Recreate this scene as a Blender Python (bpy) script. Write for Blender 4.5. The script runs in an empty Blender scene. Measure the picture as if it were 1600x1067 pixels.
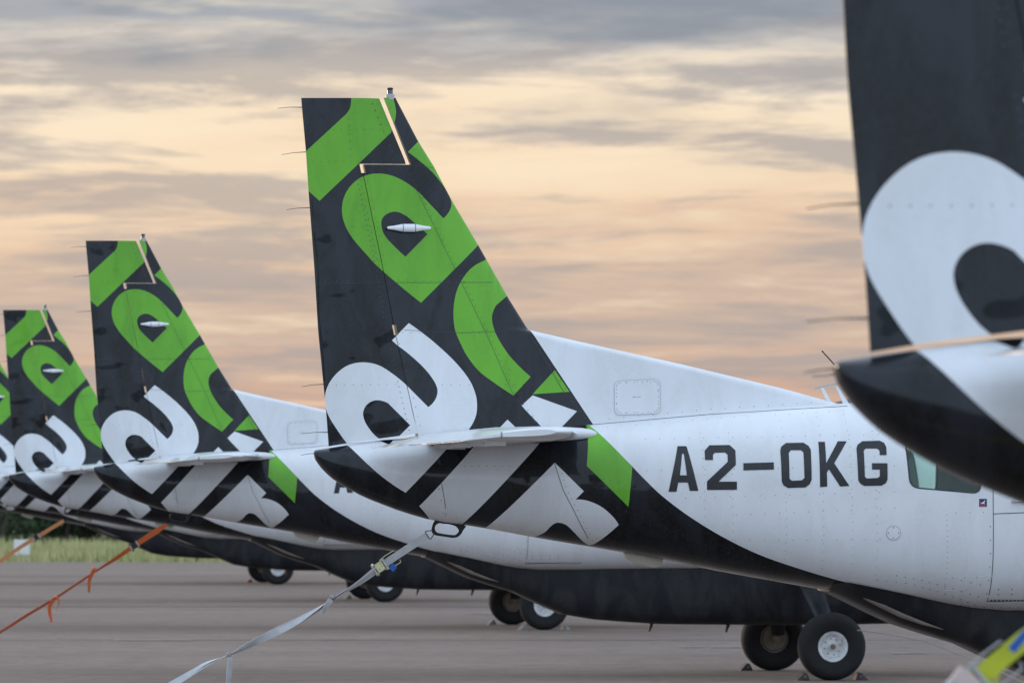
import bpy, bmesh, math, random
import numpy as np
from mathutils import Vector, Matrix
from mathutils.bvhtree import BVHTree
from mathutils.geometry import tessellate_polygon

random.seed(7)
S = bpy.context.scene
COL = S.collection
R = math.radians

# ------------------------------------------------------------------ camera, world, sun, exposure
FPX = 8889.0                      # focal length in photo pixels (200 mm on a 36 mm wide sensor)
CAM_H = 1.92
HORIZON = 775.0                   # photo row of the horizon
PITCH = math.atan((HORIZON - 533.5) / FPX)
cam_d = bpy.data.cameras.new('camera')
cam = bpy.data.objects.new('camera', cam_d)
COL.objects.link(cam)
cam.location = (0, 0, CAM_H)
cam.rotation_euler = (math.pi / 2 + PITCH, 0, 0)
cam_d.lens = 200.0
cam_d.sensor_width = 36.0
cam_d.clip_start = 0.5
cam_d.clip_end = 20000
cam_d.dof.use_dof = True
cam_d.dof.focus_distance = 38.6
cam_d.dof.aperture_fstop = 7.1
S.camera = cam

S.view_settings.view_transform = 'Standard'
S.view_settings.look = 'None'
S.view_settings.exposure = 0.0
S.view_settings.gamma = 1.0

SUN_AZ, SUN_EL = -38.0, 7.0       # degrees left of the view direction, elevation

world = bpy.data.worlds.new('World')
S.world = world
world.use_nodes = True
wn, wl = world.node_tree.nodes, world.node_tree.links
wn.clear()


def nd(nodes, t, **kw):
    n = nodes.new(t)
    for k, v in kw.items():
        if k.startswith('i_'):
            n.inputs[int(k[2:])].default_value = v
        else:
            setattr(n, k, v)
    return n


def wmath(op, a, b=None, c=None):
    n = wn.new('ShaderNodeMath')
    n.operation = op
    for i, s in enumerate((a, b, c)):
        if s is None:
            continue
        if isinstance(s, (int, float)):
            n.inputs[i].default_value = s
        else:
            wl.new(s, n.inputs[i])
    return n.outputs[0]


def wmix(fac, a, b):
    n = wn.new('ShaderNodeMix')
    n.data_type = 'RGBA'
    for i, s in ((0, fac), (6, a), (7, b)):
        if isinstance(s, (int, float)):
            n.inputs[i].default_value = s
        elif isinstance(s, tuple):
            n.inputs[i].default_value = s
        else:
            wl.new(s, n.inputs[i])
    return n.outputs[2]


def lin(r, g, b, k=1.0):
    f = lambda c: ((c / 255 + 0.055) / 1.055) ** 2.4 if c > 10 else c / 255 / 12.92
    return (f(r) * k, f(g) * k, f(b) * k, 1)


def ramp(nodes, stops, interp='LINEAR'):
    n = nodes.new('ShaderNodeValToRGB')
    n.color_ramp.interpolation = interp
    e = n.color_ramp.elements
    while len(e) > 1:
        e.remove(e[-1])
    e[0].position, e[0].color = stops[0]
    for p, c in stops[1:]:
        x = e.new(p)
        x.color = c
    return n


SKY_STRENGTH = 0.1
tc = nd(wn, 'ShaderNodeTexCoord')
sep = nd(wn, 'ShaderNodeSeparateXYZ')
wl.new(tc.outputs['Generated'], sep.inputs[0])
dx, dy, dz = sep.outputs
elev = wmath('ARCSINE', dz)                         # radians
azim = wmath('ARCTAN2', dx, dy)
# cloud coordinates: layers far off near the horizon look stretched sideways
comb = nd(wn, 'ShaderNodeCombineXYZ')
wl.new(wmath('MULTIPLY', azim, 9.0), comb.inputs[0])
# flatten the vertical frequency as the elevation rises (cloud deck seen from below)
el_w = wmath('DIVIDE', elev, wmath('ADD', wmath('ABSOLUTE', elev), 0.30))
wl.new(wmath('MULTIPLY', el_w, 30.0), comb.inputs[1])
n1 = nd(wn, 'ShaderNodeTexNoise')
n1.inputs['Scale'].default_value = 1.0
n1.inputs['Detail'].default_value = 5.0
n1.inputs['Roughness'].default_value = 0.55
n1.inputs['Distortion'].default_value = 0.1
wl.new(comb.outputs[0], n1.inputs['Vector'])
comb2 = nd(wn, 'ShaderNodeCombineXYZ')
wl.new(wmath('MULTIPLY', azim, 15.0), comb2.inputs[0])
wl.new(wmath('MULTIPLY', el_w, 52.0), comb2.inputs[1])
comb2.inputs[2].default_value = 5.2
n2 = nd(wn, 'ShaderNodeTexNoise')
n2.inputs['Scale'].default_value = 1.0
n2.inputs['Detail'].default_value = 9.0
n2.inputs['Roughness'].default_value = 0.62
n2.inputs['Distortion'].default_value = 0.25
wl.new(comb2.outputs[0], n2.inputs['Vector'])
# perturbed elevation drives the vertical colour sequence of the dusk sky
warp = wmath('MULTIPLY', wmath('SUBTRACT', n1.outputs[0], 0.5), 0.050)
warp2 = wmath('MULTIPLY', wmath('SUBTRACT', n2.outputs[0], 0.5), 0.022)
elp = wmath('ADD', elev, wmath('ADD', warp, warp2))
fac = wmath('DIVIDE', elp, 0.20)
K = 1.0 / SKY_STRENGTH
sk = ramp(wn, [(0.0, lin(198, 154, 140)), (0.08, lin(210, 176, 160)), (0.13, lin(208, 184, 170)),
               (0.18, lin(208, 184, 170)), (0.225, lin(232, 200, 176)), (0.265, lin(248, 220, 190)),
               (0.31, lin(254, 231, 203)), (0.36, lin(253, 234, 210)), (0.40, lin(214, 206, 200)),
               (0.44, lin(164, 170, 182)), (0.60, lin(158, 168, 186)), (1.0, lin(190, 196, 206))])
wl.new(fac, sk.inputs[0])
# grey cloud streaks
st = ramp(wn, [(0.475, (0, 0, 0, 1)), (0.58, (1, 1, 1, 1))])
wl.new(n2.outputs[0], st.inputs[0])
c_sky = wmix(wmath('MULTIPLY', st.outputs[0], 0.72), sk.outputs[0], lin(166, 160, 164))
br = ramp(wn, [(0.36, (1, 1, 1, 1)), (0.46, (0, 0, 0, 1))])
wl.new(n2.outputs[0], br.inputs[0])
c_sky = wmix(wmath('MULTIPLY', br.outputs[0], 0.50), c_sky, lin(255, 238, 208))
# heavier blue grey cloud bellies higher up
comb3 = nd(wn, 'ShaderNodeCombineXYZ')
wl.new(wmath('MULTIPLY', azim, 15.0), comb3.inputs[0])
wl.new(wmath('MULTIPLY', el_w, 34.0), comb3.inputs[1])
comb3.inputs[2].default_value = 11.3
n3 = nd(wn, 'ShaderNodeTexNoise')
n3.inputs['Scale'].default_value = 1.0
n3.inputs['Detail'].default_value = 7.0
wl.new(comb3.outputs[0], n3.inputs['Vector'])
b3 = ramp(wn, [(0.50, (0, 0, 0, 1)), (0.60, (1, 1, 1, 1))])
wl.new(n3.outputs[0], b3.inputs[0])
m3 = nd(wn, 'ShaderNodeMapRange', interpolation_type='SMOOTHSTEP')
wl.new(elev, m3.inputs['Value'])
m3.inputs['From Min'].default_value = 0.052
m3.inputs['From Max'].default_value = 0.088
c_sky = wmix(wmath('MULTIPLY', wmath('MULTIPLY', b3.outputs[0], m3.outputs[0]), 0.75), c_sky, lin(126, 138, 158))
# high up, and away from the sunset, the cloud deck is evenly blue grey
hi = nd(wn, 'ShaderNodeMapRange', interpolation_type='SMOOTHSTEP')
wl.new(elev, hi.inputs['Value'])
hi.inputs['From Min'].default_value = 0.12
hi.inputs['From Max'].default_value = 0.6
UP = lin(200, 216, 236, 1.60)
c_sky = wmix(hi.outputs[0], c_sky, UP)
away = nd(wn, 'ShaderNodeMapRange', interpolation_type='SMOOTHSTEP')
wl.new(wmath('COSINE', wmath('SUBTRACT', azim, R(-15))), away.inputs['Value'])
away.inputs['From Min'].default_value = 0.75
away.inputs['From Max'].default_value = -0.35
c_sky = wmix(away.outputs[0], c_sky, lin(198, 216, 238, 1.85))
sky = nd(wn, 'ShaderNodeTexSky')
sky.sky_type = 'NISHITA'
sky.sun_disc = False
sky.sun_elevation = R(SUN_EL)
sky.sun_rotation = R(SUN_AZ)
scl = nd(wn, 'ShaderNodeVectorMath', operation='SCALE')
wl.new(c_sky, scl.inputs[0])
scl.inputs['Scale'].default_value = K
fin_c = wmix(0.90, sky.outputs[0], scl.outputs[0])
bg = nd(wn, 'ShaderNodeBackground')
bg.inputs['Strength'].default_value = SKY_STRENGTH
wl.new(fin_c, bg.inputs[0])
wo = nd(wn, 'ShaderNodeOutputWorld')
wl.new(bg.outputs[0], wo.inputs[0])

sun_d = bpy.data.lights.new('sun', 'SUN')
sun_d.energy = 1.3
sun_d.angle = R(10)
sun_d.color = (1.0, 0.74, 0.50)
sun = bpy.data.objects.new('sun', sun_d)
COL.objects.link(sun)
sd = Vector((math.sin(R(SUN_AZ)) * math.cos(R(SUN_EL)), math.cos(R(SUN_AZ)) * math.cos(R(SUN_EL)), math.sin(R(SUN_EL))))
sun.rotation_euler = sd.to_track_quat('Z', 'Y').to_euler()

# ------------------------------------------------------------------ photo pixel <-> world
CAM = Vector((0, 0, CAM_H))
cp, sp_ = math.cos(PITCH), math.sin(PITCH)


def ray(px, py):
    x = (px - 800.0) / FPX
    y = -(py - 533.5) / FPX
    # camera looks +Y pitched up
    return Vector((x, cp - y * sp_, sp_ + y * cp))


def at(px, py, Y):
    d = ray(px, py)
    return CAM + d * (Y / d.y)


YAW = R(7.7)
A_ = Vector((math.cos(YAW), math.sin(YAW), 0))
L_ = Vector((-math.sin(YAW), math.cos(YAW), 0))


def origin_for(px, Y):
    p = at(px, 700, Y)
    return Vector((p.x, p.y, 0))


O1 = origin_for(493, 38.6)


def PP(px, py, v=0.0):
    """photo pixel of the sharp plane -> (u, z) on its upright plane at side offset v"""
    d = ray(px, py)
    t = ((O1 - CAM).dot(L_) + v) / d.dot(L_)
    p = CAM + d * t
    return ((p - O1).dot(A_), p.z)


# ------------------------------------------------------------------ materials
def principled(name, color, rough=0.5, metal=0.0, coat=0.0, noise=None, bump=None, rvar=None):
    m = bpy.data.materials.new(name)
    m.use_nodes = True
    n, l = m.node_tree.nodes, m.node_tree.links
    b = n['Principled BSDF']
    b.inputs['Base Color'].default_value = (*color[:3], 1)
    b.inputs['Roughness'].default_value = rough
    b.inputs['Metallic'].default_value = metal
    if coat:
        b.inputs['Coat Weight'].default_value = coat
        b.inputs['Coat Roughness'].default_value = 0.06
    t = n.new('ShaderNodeTexCoord')
    if noise:
        sc, amt, c2 = noise
        x = n.new('ShaderNodeTexNoise')
        x.inputs['Scale'].default_value = sc
        x.inputs['Detail'].default_value = 6
        l.new(t.outputs['Object'], x.inputs['Vector'])
        r = ramp(n, [(0.35, (0, 0, 0, 1)), (0.7, (1, 1, 1, 1))])
        l.new(x.outputs[0], r.inputs[0])
        mm = n.new('ShaderNodeMath')
        mm.operation = 'MULTIPLY'
        l.new(r.outputs[0], mm.inputs[0])
        mm.inputs[1].default_value = amt
        mx = n.new('ShaderNodeMix')
        mx.data_type = 'RGBA'
        l.new(mm.outputs[0], mx.inputs[0])
        mx.inputs[6].default_value = (*color[:3], 1)
        mx.inputs[7].default_value = (*c2[:3], 1)
        l.new(mx.outputs[2], b.inputs['Base Color'])
    if rvar:
        sc, lo, hi_ = rvar
        x = n.new('ShaderNodeTexNoise')
        x.inputs['Scale'].default_value = sc
        x.inputs['Detail'].default_value = 5
        l.new(t.outputs['Object'], x.inputs['Vector'])
        mr = n.new('ShaderNodeMapRange')
        mr.inputs['From Min'].default_value = 0.35
        mr.inputs['From Max'].default_value = 0.65
        mr.inputs['To Min'].default_value = lo
        mr.inputs['To Max'].default_value = hi_
        l.new(x.outputs[0], mr.inputs['Value'])
        l.new(mr.outputs[0], b.inputs['Roughness'])
    if bump:
        sc, st_, dist = bump
        x = n.new('ShaderNodeTexNoise')
        x.inputs['Scale'].default_value = sc
        x.inputs['Detail'].default_value = 3
        l.new(t.outputs['Object'], x.inputs['Vector'])
        bp = n.new('ShaderNodeBump')
        bp.inputs['Strength'].default_value = st_
        bp.inputs['Distance'].default_value = dist
        l.new(x.outputs[0], bp.inputs['Height'])
        l.new(bp.outputs[0], b.inputs['Normal'])
    return m


def airframe_paint(name, color, dirt_reflect_col, dirt_reflect_amt, rough, wav=1.0, coat=0.5, spec=0.5):
    """painted aluminium: oil-canned skin, a film of exhaust and rain dirt (on charcoal, painted dark reflections), waxed and dull patches"""
    m = bpy.data.materials.new(name)
    m.use_nodes = True
    n, l = m.node_tree.nodes, m.node_tree.links
    b = n['Principled BSDF']
    b.inputs['Coat Weight'].default_value = coat
    b.inputs['Specular IOR Level'].default_value = spec
    b.inputs['Coat Roughness'].default_value = 0.04
    t = n.new('ShaderNodeTexCoord')
    mp = n.new('ShaderNodeMapping')
    mp.inputs['Scale'].default_value = (2.2, 1.0, 0.9)
    oi = n.new('ShaderNodeObjectInfo')
    av = n.new('ShaderNodeVectorMath')
    av.operation = 'MULTIPLY_ADD'
    l.new(oi.outputs['Location'], av.inputs[0])
    av.inputs[1].default_value = (0.37, 0.23, 0.11)
    l.new(t.outputs['Object'], av.inputs[2])
    l.new(av.outputs[0], mp.inputs[0])
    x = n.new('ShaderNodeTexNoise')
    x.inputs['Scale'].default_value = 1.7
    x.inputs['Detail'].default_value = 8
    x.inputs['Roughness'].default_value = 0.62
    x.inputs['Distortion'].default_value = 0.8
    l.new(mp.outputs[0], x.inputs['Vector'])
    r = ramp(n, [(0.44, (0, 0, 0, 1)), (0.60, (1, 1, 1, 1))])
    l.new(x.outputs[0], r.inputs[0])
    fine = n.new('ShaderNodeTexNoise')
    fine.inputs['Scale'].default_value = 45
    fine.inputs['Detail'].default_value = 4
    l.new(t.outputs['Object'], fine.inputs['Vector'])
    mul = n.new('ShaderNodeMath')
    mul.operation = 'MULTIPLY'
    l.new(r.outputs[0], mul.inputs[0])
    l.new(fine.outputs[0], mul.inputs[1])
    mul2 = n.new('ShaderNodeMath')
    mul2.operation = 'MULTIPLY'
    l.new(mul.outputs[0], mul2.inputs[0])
    mul2.inputs[1].default_value = dirt_reflect_amt * 2
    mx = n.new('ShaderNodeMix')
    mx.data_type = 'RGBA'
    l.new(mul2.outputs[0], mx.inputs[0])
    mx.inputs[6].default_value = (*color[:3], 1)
    mx.inputs[7].default_value = (*dirt_reflect_col[:3], 1)
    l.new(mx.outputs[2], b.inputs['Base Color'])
    mr = n.new('ShaderNodeMapRange')
    mr.inputs['From Min'].default_value = 0.3
    mr.inputs['From Max'].default_value = 0.75
    mr.inputs['To Min'].default_value = rough
    mr.inputs['To Max'].default_value = rough + 0.25
    l.new(x.outputs[0], mr.inputs['Value'])
    l.new(mr.outputs[0], b.inputs['Roughness'])
    w = n.new('ShaderNodeTexNoise')
    w.inputs['Scale'].default_value = 3.2
    w.inputs['Detail'].default_value = 1.5
    l.new(t.outputs['Object'], w.inputs['Vector'])
    bp = n.new('ShaderNodeBump')
    bp.inputs['Strength'].default_value = 0.55 * wav
    bp.inputs['Distance'].default_value = 0.012
    l.new(w.outputs[0], bp.inputs['Height'])
    l.new(bp.outputs[0], b.inputs['Coat Normal'])
    bp2 = n.new('ShaderNodeBump')
    bp2.inputs['Strength'].default_value = 0.25 * wav
    bp2.inputs['Distance'].default_value = 0.008
    l.new(w.outputs[0], bp2.inputs['Height'])
    l.new(bp2.outputs[0], b.inputs['Normal'])
    return m


WHITE = airframe_paint('white_paint', (0.74, 0.76, 0.78), (0.42, 0.38, 0.34), 0.14, 0.28, 0.45)
DARK = airframe_paint('charcoal_paint', (0.014, 0.017, 0.023), (0.003, 0.0035, 0.004), 0.85, 0.12, 1.6, 0.45, 0.12)  # darker smears in the base colour imitate glossy dark reflections
GREEN = airframe_paint('green_paint', (0.135, 0.43, 0.018), (0.09, 0.30, 0.02), 0.45, 0.26, 0.8, 0.3, 0.3)
POD = airframe_paint('pod_paint', (0.008, 0.010, 0.014), (0.05, 0.05, 0.05), 0.35, 0.42, 1.0, 0.15, 0.3)
BELLY = principled('ground_reflect_brown', (0.20, 0.16, 0.13), 0.6, noise=(9, 0.6, (0.09, 0.07, 0.06)))  # brown of the reflected ground put into the pod strip's colour
LETTER = principled('letter_vinyl', (0.007, 0.008, 0.011), 0.3, noise=(30, 0.25, (0.05, 0.05, 0.05)))
RIVET = principled('rivet_metal', (0.05, 0.055, 0.06), 0.5, 0.1)
SEAM = principled('seam_dark', (0.05, 0.055, 0.06), 0.7)  # dark tone of panel joints, screws, clamps and window frames
JOINT = principled('paint_joint', (0.50, 0.52, 0.54), 0.5)
SEALANT = principled('sealant_line', (0.80, 0.81, 0.82), 0.5)
METAL = principled('bare_metal', (0.55, 0.55, 0.56), 0.35, 0.9, noise=(20, 0.4, (0.3, 0.29, 0.28)))
BLACKM = principled('black_metal', (0.012, 0.012, 0.013), 0.45, 0.3)
GREYP = principled('grey_paint', (0.42, 0.43, 0.44), 0.4)
CREAM = principled('cream_plastic', (0.52, 0.47, 0.38), 0.45)
RUBBER = principled('tyre_rubber', (0.006, 0.006, 0.0065), 0.85, noise=(12, 0.4, (0.016, 0.015, 0.014)), bump=(60, 0.3, 0.003))
RIM = principled('white_rim', (0.66, 0.67, 0.67), 0.4, noise=(14, 0.5, (0.30, 0.26, 0.22)))
BRAKE = principled('brake_metal', (0.16, 0.13, 0.10), 0.55, 0.7, noise=(18, 0.5, (0.3, 0.25, 0.18)))
ZINC = principled('zinc_plating', (0.62, 0.55, 0.34), 0.32, 0.85, noise=(60, 0.7, (0.50, 0.56, 0.30)))
BLUE = principled('blue_plastic', (0.01, 0.09, 0.42), 0.4)
BOOT = principled('deice_boot', (0.014, 0.015, 0.017), 0.5)
SEATM = principled('seat_fabric', (0.06, 0.065, 0.06), 0.8)
LINER = principled('cabin_liner', (0.38, 0.40, 0.37), 0.8)
STICKER_BLUE = principled('sticker_blue', (0.01, 0.03, 0.12), 0.4)
STICKER_RED = principled('sticker_red', (0.55, 0.09, 0.05), 0.4)
LAMP_GLASS = principled('lamp_glass', (0.06, 0.06, 0.07), 0.1, coat=0.5)


def webbing(name, c, c2):
    m = bpy.data.materials.new(name)
    m.use_nodes = True
    n, l = m.node_tree.nodes, m.node_tree.links
    b = n['Principled BSDF']
    b.inputs['Roughness'].default_value = 0.55
    b.inputs['Sheen Weight'].default_value = 0.3
    uv = n.new('ShaderNodeUVMap')
    w = n.new('ShaderNodeTexWave')
    w.bands_direction = 'Y'
    w.inputs['Scale'].default_value = 1.25
    w.inputs['Distortion'].default_value = 0.6
    l.new(uv.outputs[0], w.inputs['Vector'])
    t = n.new('ShaderNodeTexCoord')
    x = n.new('ShaderNodeTexNoise')
    x.inputs['Scale'].default_value = 14
    x.inputs['Detail'].default_value = 5
    l.new(t.outputs['Object'], x.inputs['Vector'])
    mm = n.new('ShaderNodeMath')
    mm.operation = 'MULTIPLY'
    l.new(w.outputs[0], mm.inputs[0])
    l.new(x.outputs[0], mm.inputs[1])
    mx = n.new('ShaderNodeMix')
    mx.data_type = 'RGBA'
    l.new(mm.outputs[0], mx.inputs[0])
    mx.inputs[6].default_value = (*c, 1)
    mx.inputs[7].default_value = (*c2, 1)
    l.new(mx.outputs[2], b.inputs['Base Color'])
    return m


W_GREY = webbing('grey_webbing', (0.60, 0.60, 0.61), (0.10, 0.095, 0.09))
W_ORANGE = webbing('orange_webbing', (0.62, 0.12, 0.015), (0.30, 0.06, 0.01))
W_FADED = webbing('faded_orange_webbing', (0.60, 0.24, 0.09), (0.38, 0.14, 0.05))
W_YELLOW = webbing('yellow_webbing', (0.62, 0.68, 0.03), (0.35, 0.40, 0.02))
KNOT_GREY = principled('grey_knot', (0.36, 0.36, 0.37), 0.7, noise=(60, 0.8, (0.14, 0.14, 0.14)))
ROPE = principled('rope_fibre', (0.30, 0.27, 0.24), 0.9)

glass = bpy.data.materials.new('tinted_glass')
glass.use_nodes = True
gn, gl = glass.node_tree.nodes, glass.node_tree.links
gn.clear()
g_t = nd(gn, 'ShaderNodeBsdfTransparent')
g_t.inputs[0].default_value = (0.80, 0.97, 0.88, 1)
g_g = nd(gn, 'ShaderNodeBsdfGlossy')
g_g.inputs['Roughness'].default_value = 0.03
g_g.inputs['Color'].default_value = (0.85, 0.95, 0.9, 1)
g_f = nd(gn, 'ShaderNodeFresnel')
g_f.inputs[0].default_value = 1.5
g_m = nd(gn, 'ShaderNodeMixShader')
gl.new(g_f.outputs[0], g_m.inputs[0])
gl.new(g_t.outputs[0], g_m.inputs[1])
gl.new(g_g.outputs[0], g_m.inputs[2])
g_o = nd(gn, 'ShaderNodeOutputMaterial')
gl.new(g_m.outputs[0], g_o.inputs[0])


# ------------------------------------------------------------------ mesh helpers
def link(name, me, parent=None, smooth=True):
    o = bpy.data.objects.new(name, me)
    COL.objects.link(o)
    if parent is not None:
        o.parent = parent
    return o


def mesh_from(name, verts, faces, mats, smooth=True, uvs=None):
    me = bpy.data.meshes.new(name)
    me.from_pydata([tuple(v) for v in verts], [], faces)
    for m in (mats if isinstance(mats, (list, tuple)) else [mats]):
        me.materials.append(m)
    if smooth:
        me.polygons.foreach_set('use_smooth', [True] * len(me.polygons))
    me.update()
    return me


class MB:
    """collects simple shapes into one mesh"""
    def __init__(s):
        s.v, s.f = [], []

    def add(s, verts, faces):
        k = len(s.v)
        s.v += [Vector(v) for v in verts]
        s.f += [tuple(i + k for i in f) for f in faces]

    def box(s, c, size, rot=None):
        hx, hy, hz = (q / 2 for q in size)
        vs = [Vector((x, y, z)) for x in (-hx, hx) for y in (-hy, hy) for z in (-hz, hz)]
        if rot is not None:
            vs = [rot @ v for v in vs]
        s.add([Vector(c) + v for v in vs], [(0, 1, 3, 2), (4, 6, 7, 5), (0, 4, 5, 1), (2, 3, 7, 6), (0, 2, 6, 4), (1, 5, 7, 3)])

    def tube(s, pts, r, n=8, cap=True, flat=1.0):
        pts = [Vector(p) for p in pts]
        rs = r if isinstance(r, (list, tuple)) else [r] * len(pts)
        rings = []
        prev = None
        for i, p in enumerate(pts):
            t = (pts[min(i + 1, len(pts) - 1)] - pts[max(i - 1, 0)]).normalized()
            up = Vector((0, 0, 1)) if abs(t.z) < 0.95 else Vector((0, 1, 0))
            a = t.cross(up).normalized() if prev is None else (prev - t * prev.dot(t)).normalized()
            prev = a
            b = t.cross(a)
            rings.append([p + (a * math.cos(k * 2 * math.pi / n) + b * math.sin(k * 2 * math.pi / n) * flat) * rs[i] for k in range(n)])
        vs = [v for rg in rings for v in rg]
        fs = []
        for i in range(len(pts) - 1):
            for k in range(n):
                fs.append((i * n + k, i * n + (k + 1) % n, (i + 1) * n + (k + 1) % n, (i + 1) * n + k))
        if cap:
            fs.append(tuple(range(n))[::-1])
            fs.append(tuple((len(pts) - 1) * n + k for k in range(n)))
        s.add(vs, fs)

    def lathe(s, prof, n, org=(0, 0, 0), axis='y', caps=True):
        """prof: list of (r, t) along the axis"""
        vs, fs = [], []
        for r, t in prof:
            for k in range(n):
                a = k * 2 * math.pi / n
                x, z = r * math.cos(a), r * math.sin(a)
                p = (x, t, z) if axis == 'y' else ((t, x, z) if axis == 'x' else (x, z, t))
                vs.append(Vector(org) + Vector(p))
        for i in range(len(prof) - 1):
            for k in range(n):
                fs.append((i * n + k, i * n + (k + 1) % n, (i + 1) * n + (k + 1) % n, (i + 1) * n + k))
        if caps and prof[0][0] > 1e-5:
            fs.append(tuple(range(n)))
        if caps and prof[-1][0] > 1e-5:
            fs.append(tuple((len(prof) - 1) * n + k for k in range(n)))
        s.add(vs, fs)

    def prism(s, poly, axis_vec, origin, ex, ey):
        """extrude a 2-D convex-ish outline"""
        o, ex, ey, h = Vector(origin), Vector(ex), Vector(ey), Vector(axis_vec)
        n = len(poly)
        a = [o + ex * x + ey * y for x, y in poly]
        b = [p + h for p in a]
        s.add(a + b, [tuple(range(n)), tuple(range(2 * n - 1, n - 1, -1))] + [(i, i + n, (i + 1) % n + n, (i + 1) % n) for i in range(n)])

    def build(s, name, mats, parent=None, smooth=False, bevel=0.0, autosmooth=None):
        me = mesh_from(name, s.v, s.f, mats, smooth)
        bm = bmesh.new()
        bm.from_mesh(me)
        bmesh.ops.recalc_face_normals(bm, faces=bm.faces)
        if bevel:
            bmesh.ops.bevel(bm, geom=[e for e in bm.edges if e.is_manifold and e.calc_face_angle(0) > 0.5], offset=bevel, segments=2, affect='EDGES', profile=0.6)
            if smooth:
                for f in bm.faces:
                    f.smooth = True
        bm.to_mesh(me)
        bm.free()
        if smooth:
            try:
                me.set_sharp_from_angle(angle=R(autosmooth or 40))
            except Exception:
                pass
        return link(name, me, parent)


def hermite(poly, n=5):
    """poly: (x,y) corner or (x,y,1) smooth point; closed"""
    out = []
    N = len(poly)
    for i in range(N):
        p0, p1 = poly[i], poly[(i + 1) % N]
        a, b = Vector(p0[:2]), Vector(p1[:2])
        s0, s1 = len(p0) > 2, len(p1) > 2
        if not s0 and not s1:
            out.append(tuple(a))
            continue
        ch = b - a
        L = ch.length

        def tan(idx):
            pr, nx = Vector(poly[(idx - 1) % N][:2]), Vector(poly[(idx + 1) % N][:2])
            t = nx - pr
            return t.normalized() * L if t.length > 0 else ch
        t0 = tan(i) if s0 else None
        t1 = tan((i + 1) % N) if s1 else None
        if t0 is None:
            t0 = (ch * 2 - t1) if t1 is not None else ch
            t0 = t0.normalized() * L
        if t1 is None:
            t1 = (ch * 2 - t0)
            t1 = t1.normalized() * L
        for k in range(n):
            t = k / n
            h = (2 * t**3 - 3 * t**2 + 1) * a + (t**3 - 2 * t**2 + t) * t0 + (-2 * t**3 + 3 * t**2) * b + (t**3 - t**2) * t1
            out.append((h.x, h.y))
    return out


# regions of the photo used while tracing
def r1(pts):
    return [(420 + p[0] / 2.668, 120 + p[1] / 2.668, *p[2:]) for p in pts]


def r2(pts):
    return [(470 + p[0] / 2.667, 480 + p[1] / 2.667, *p[2:]) for p in pts]


def r3(pts):
    return [(900 + p[0] / 2.223, 480 + p[1] / 2.223, *p[2:]) for p in pts]


def interp(tab, x):
    if x <= tab[0][0]:
        return tab[0][1]
    for (a, b), (c, d) in zip(tab, tab[1:]):
        if x <= c:
            return b + (d - b) * (x - a) / (c - a)
    return tab[-1][1]


def smooth_tab(tab, n=6):
    """monotone-ish cubic resample of a table"""
    xs = [t[0] for t in tab]
    ys = [t[1] for t in tab]
    m = [0] * len(tab)
    for i in range(len(tab)):
        if i == 0:
            m[i] = (ys[1] - ys[0]) / (xs[1] - xs[0])
        elif i == len(tab) - 1:
            m[i] = (ys[-1] - ys[-2]) / (xs[-1] - xs[-2])
        else:
            s0 = (ys[i] - ys[i - 1]) / (xs[i] - xs[i - 1])
            s1 = (ys[i + 1] - ys[i]) / (xs[i + 1] - xs[i])
            m[i] = 0 if s0 * s1 < 0 else (s0 + s1) / 2
    out = []
    for i in range(len(tab) - 1):
        h = xs[i + 1] - xs[i]
        for k in range(n):
            t = k / n
            out.append((xs[i] + t * h, (2*t**3-3*t**2+1)*ys[i] + (t**3-2*t**2+t)*h*m[i] + (-2*t**3+3*t**2)*ys[i+1] + (t**3-t**2)*h*m[i+1]))
    out.append(tab[-1])
    return out


# ------------------------------------------------------------------ livery outlines (traced, then converted to metres)
PAINT = []   # (zone, material index, outline in photo pixels); zones: F fin+rudder, B body
W_, D_, G_ = 0, 1, 2
PAINT.append(('F', D_, [(380, 90), (762, 90), (826.5, 512), (923.7, 659), (975, 735), (380, 735)]))
PAINT.append(('B', D_, [(380, 560), (858, 560), (923.7, 659.5), (988.6, 728.6), (1010, 751, 1), (1035, 774.6, 1), (1080, 808, 1), (1134, 840, 1), (1192, 867, 1),
                        (1260, 890, 1), (1327, 909), (1342, 913), (1342, 1000), (380, 1000)]))
PAINT.append(('F', G_, r1([(345, 60), (345, 90), (344, 112, 1), (338, 135, 1), (322, 158), (155, 312), (90, 372), (90, 398), (165, 470), (215, 516), (512, 232), (527, 188, 1), (533, 150, 1), (530, 118, 1), (521, 88), (515, 60)])))
PAINT.append(('F', G_, r1([(940, 645), (875, 703), (635, 942), (460, 795, 1), (400, 730, 1), (350, 670, 1), (322, 620, 1), (308, 565, 1), (313, 512, 1),
                           (335, 465, 1), (372, 428, 1), (415, 408, 1), (465, 403, 1), (515, 412, 1), (560, 432, 1), (605, 462, 1), (650, 505), (730, 590),
                           (750, 568, 1), (762, 545, 1), (765, 520, 1), (756, 490, 1), (738, 460, 1), (690, 402, 1), (640, 357, 1), (582, 313), (660, 235), (940, 500)])))
PAINT.append(('F', D_, r1([(571, 750), (515, 697, 1), (484, 660, 1), (471, 622, 1), (474, 592, 1), (495, 571, 1), (525, 562, 1), (555, 569, 1), (590, 592), (663, 656)])))
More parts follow.
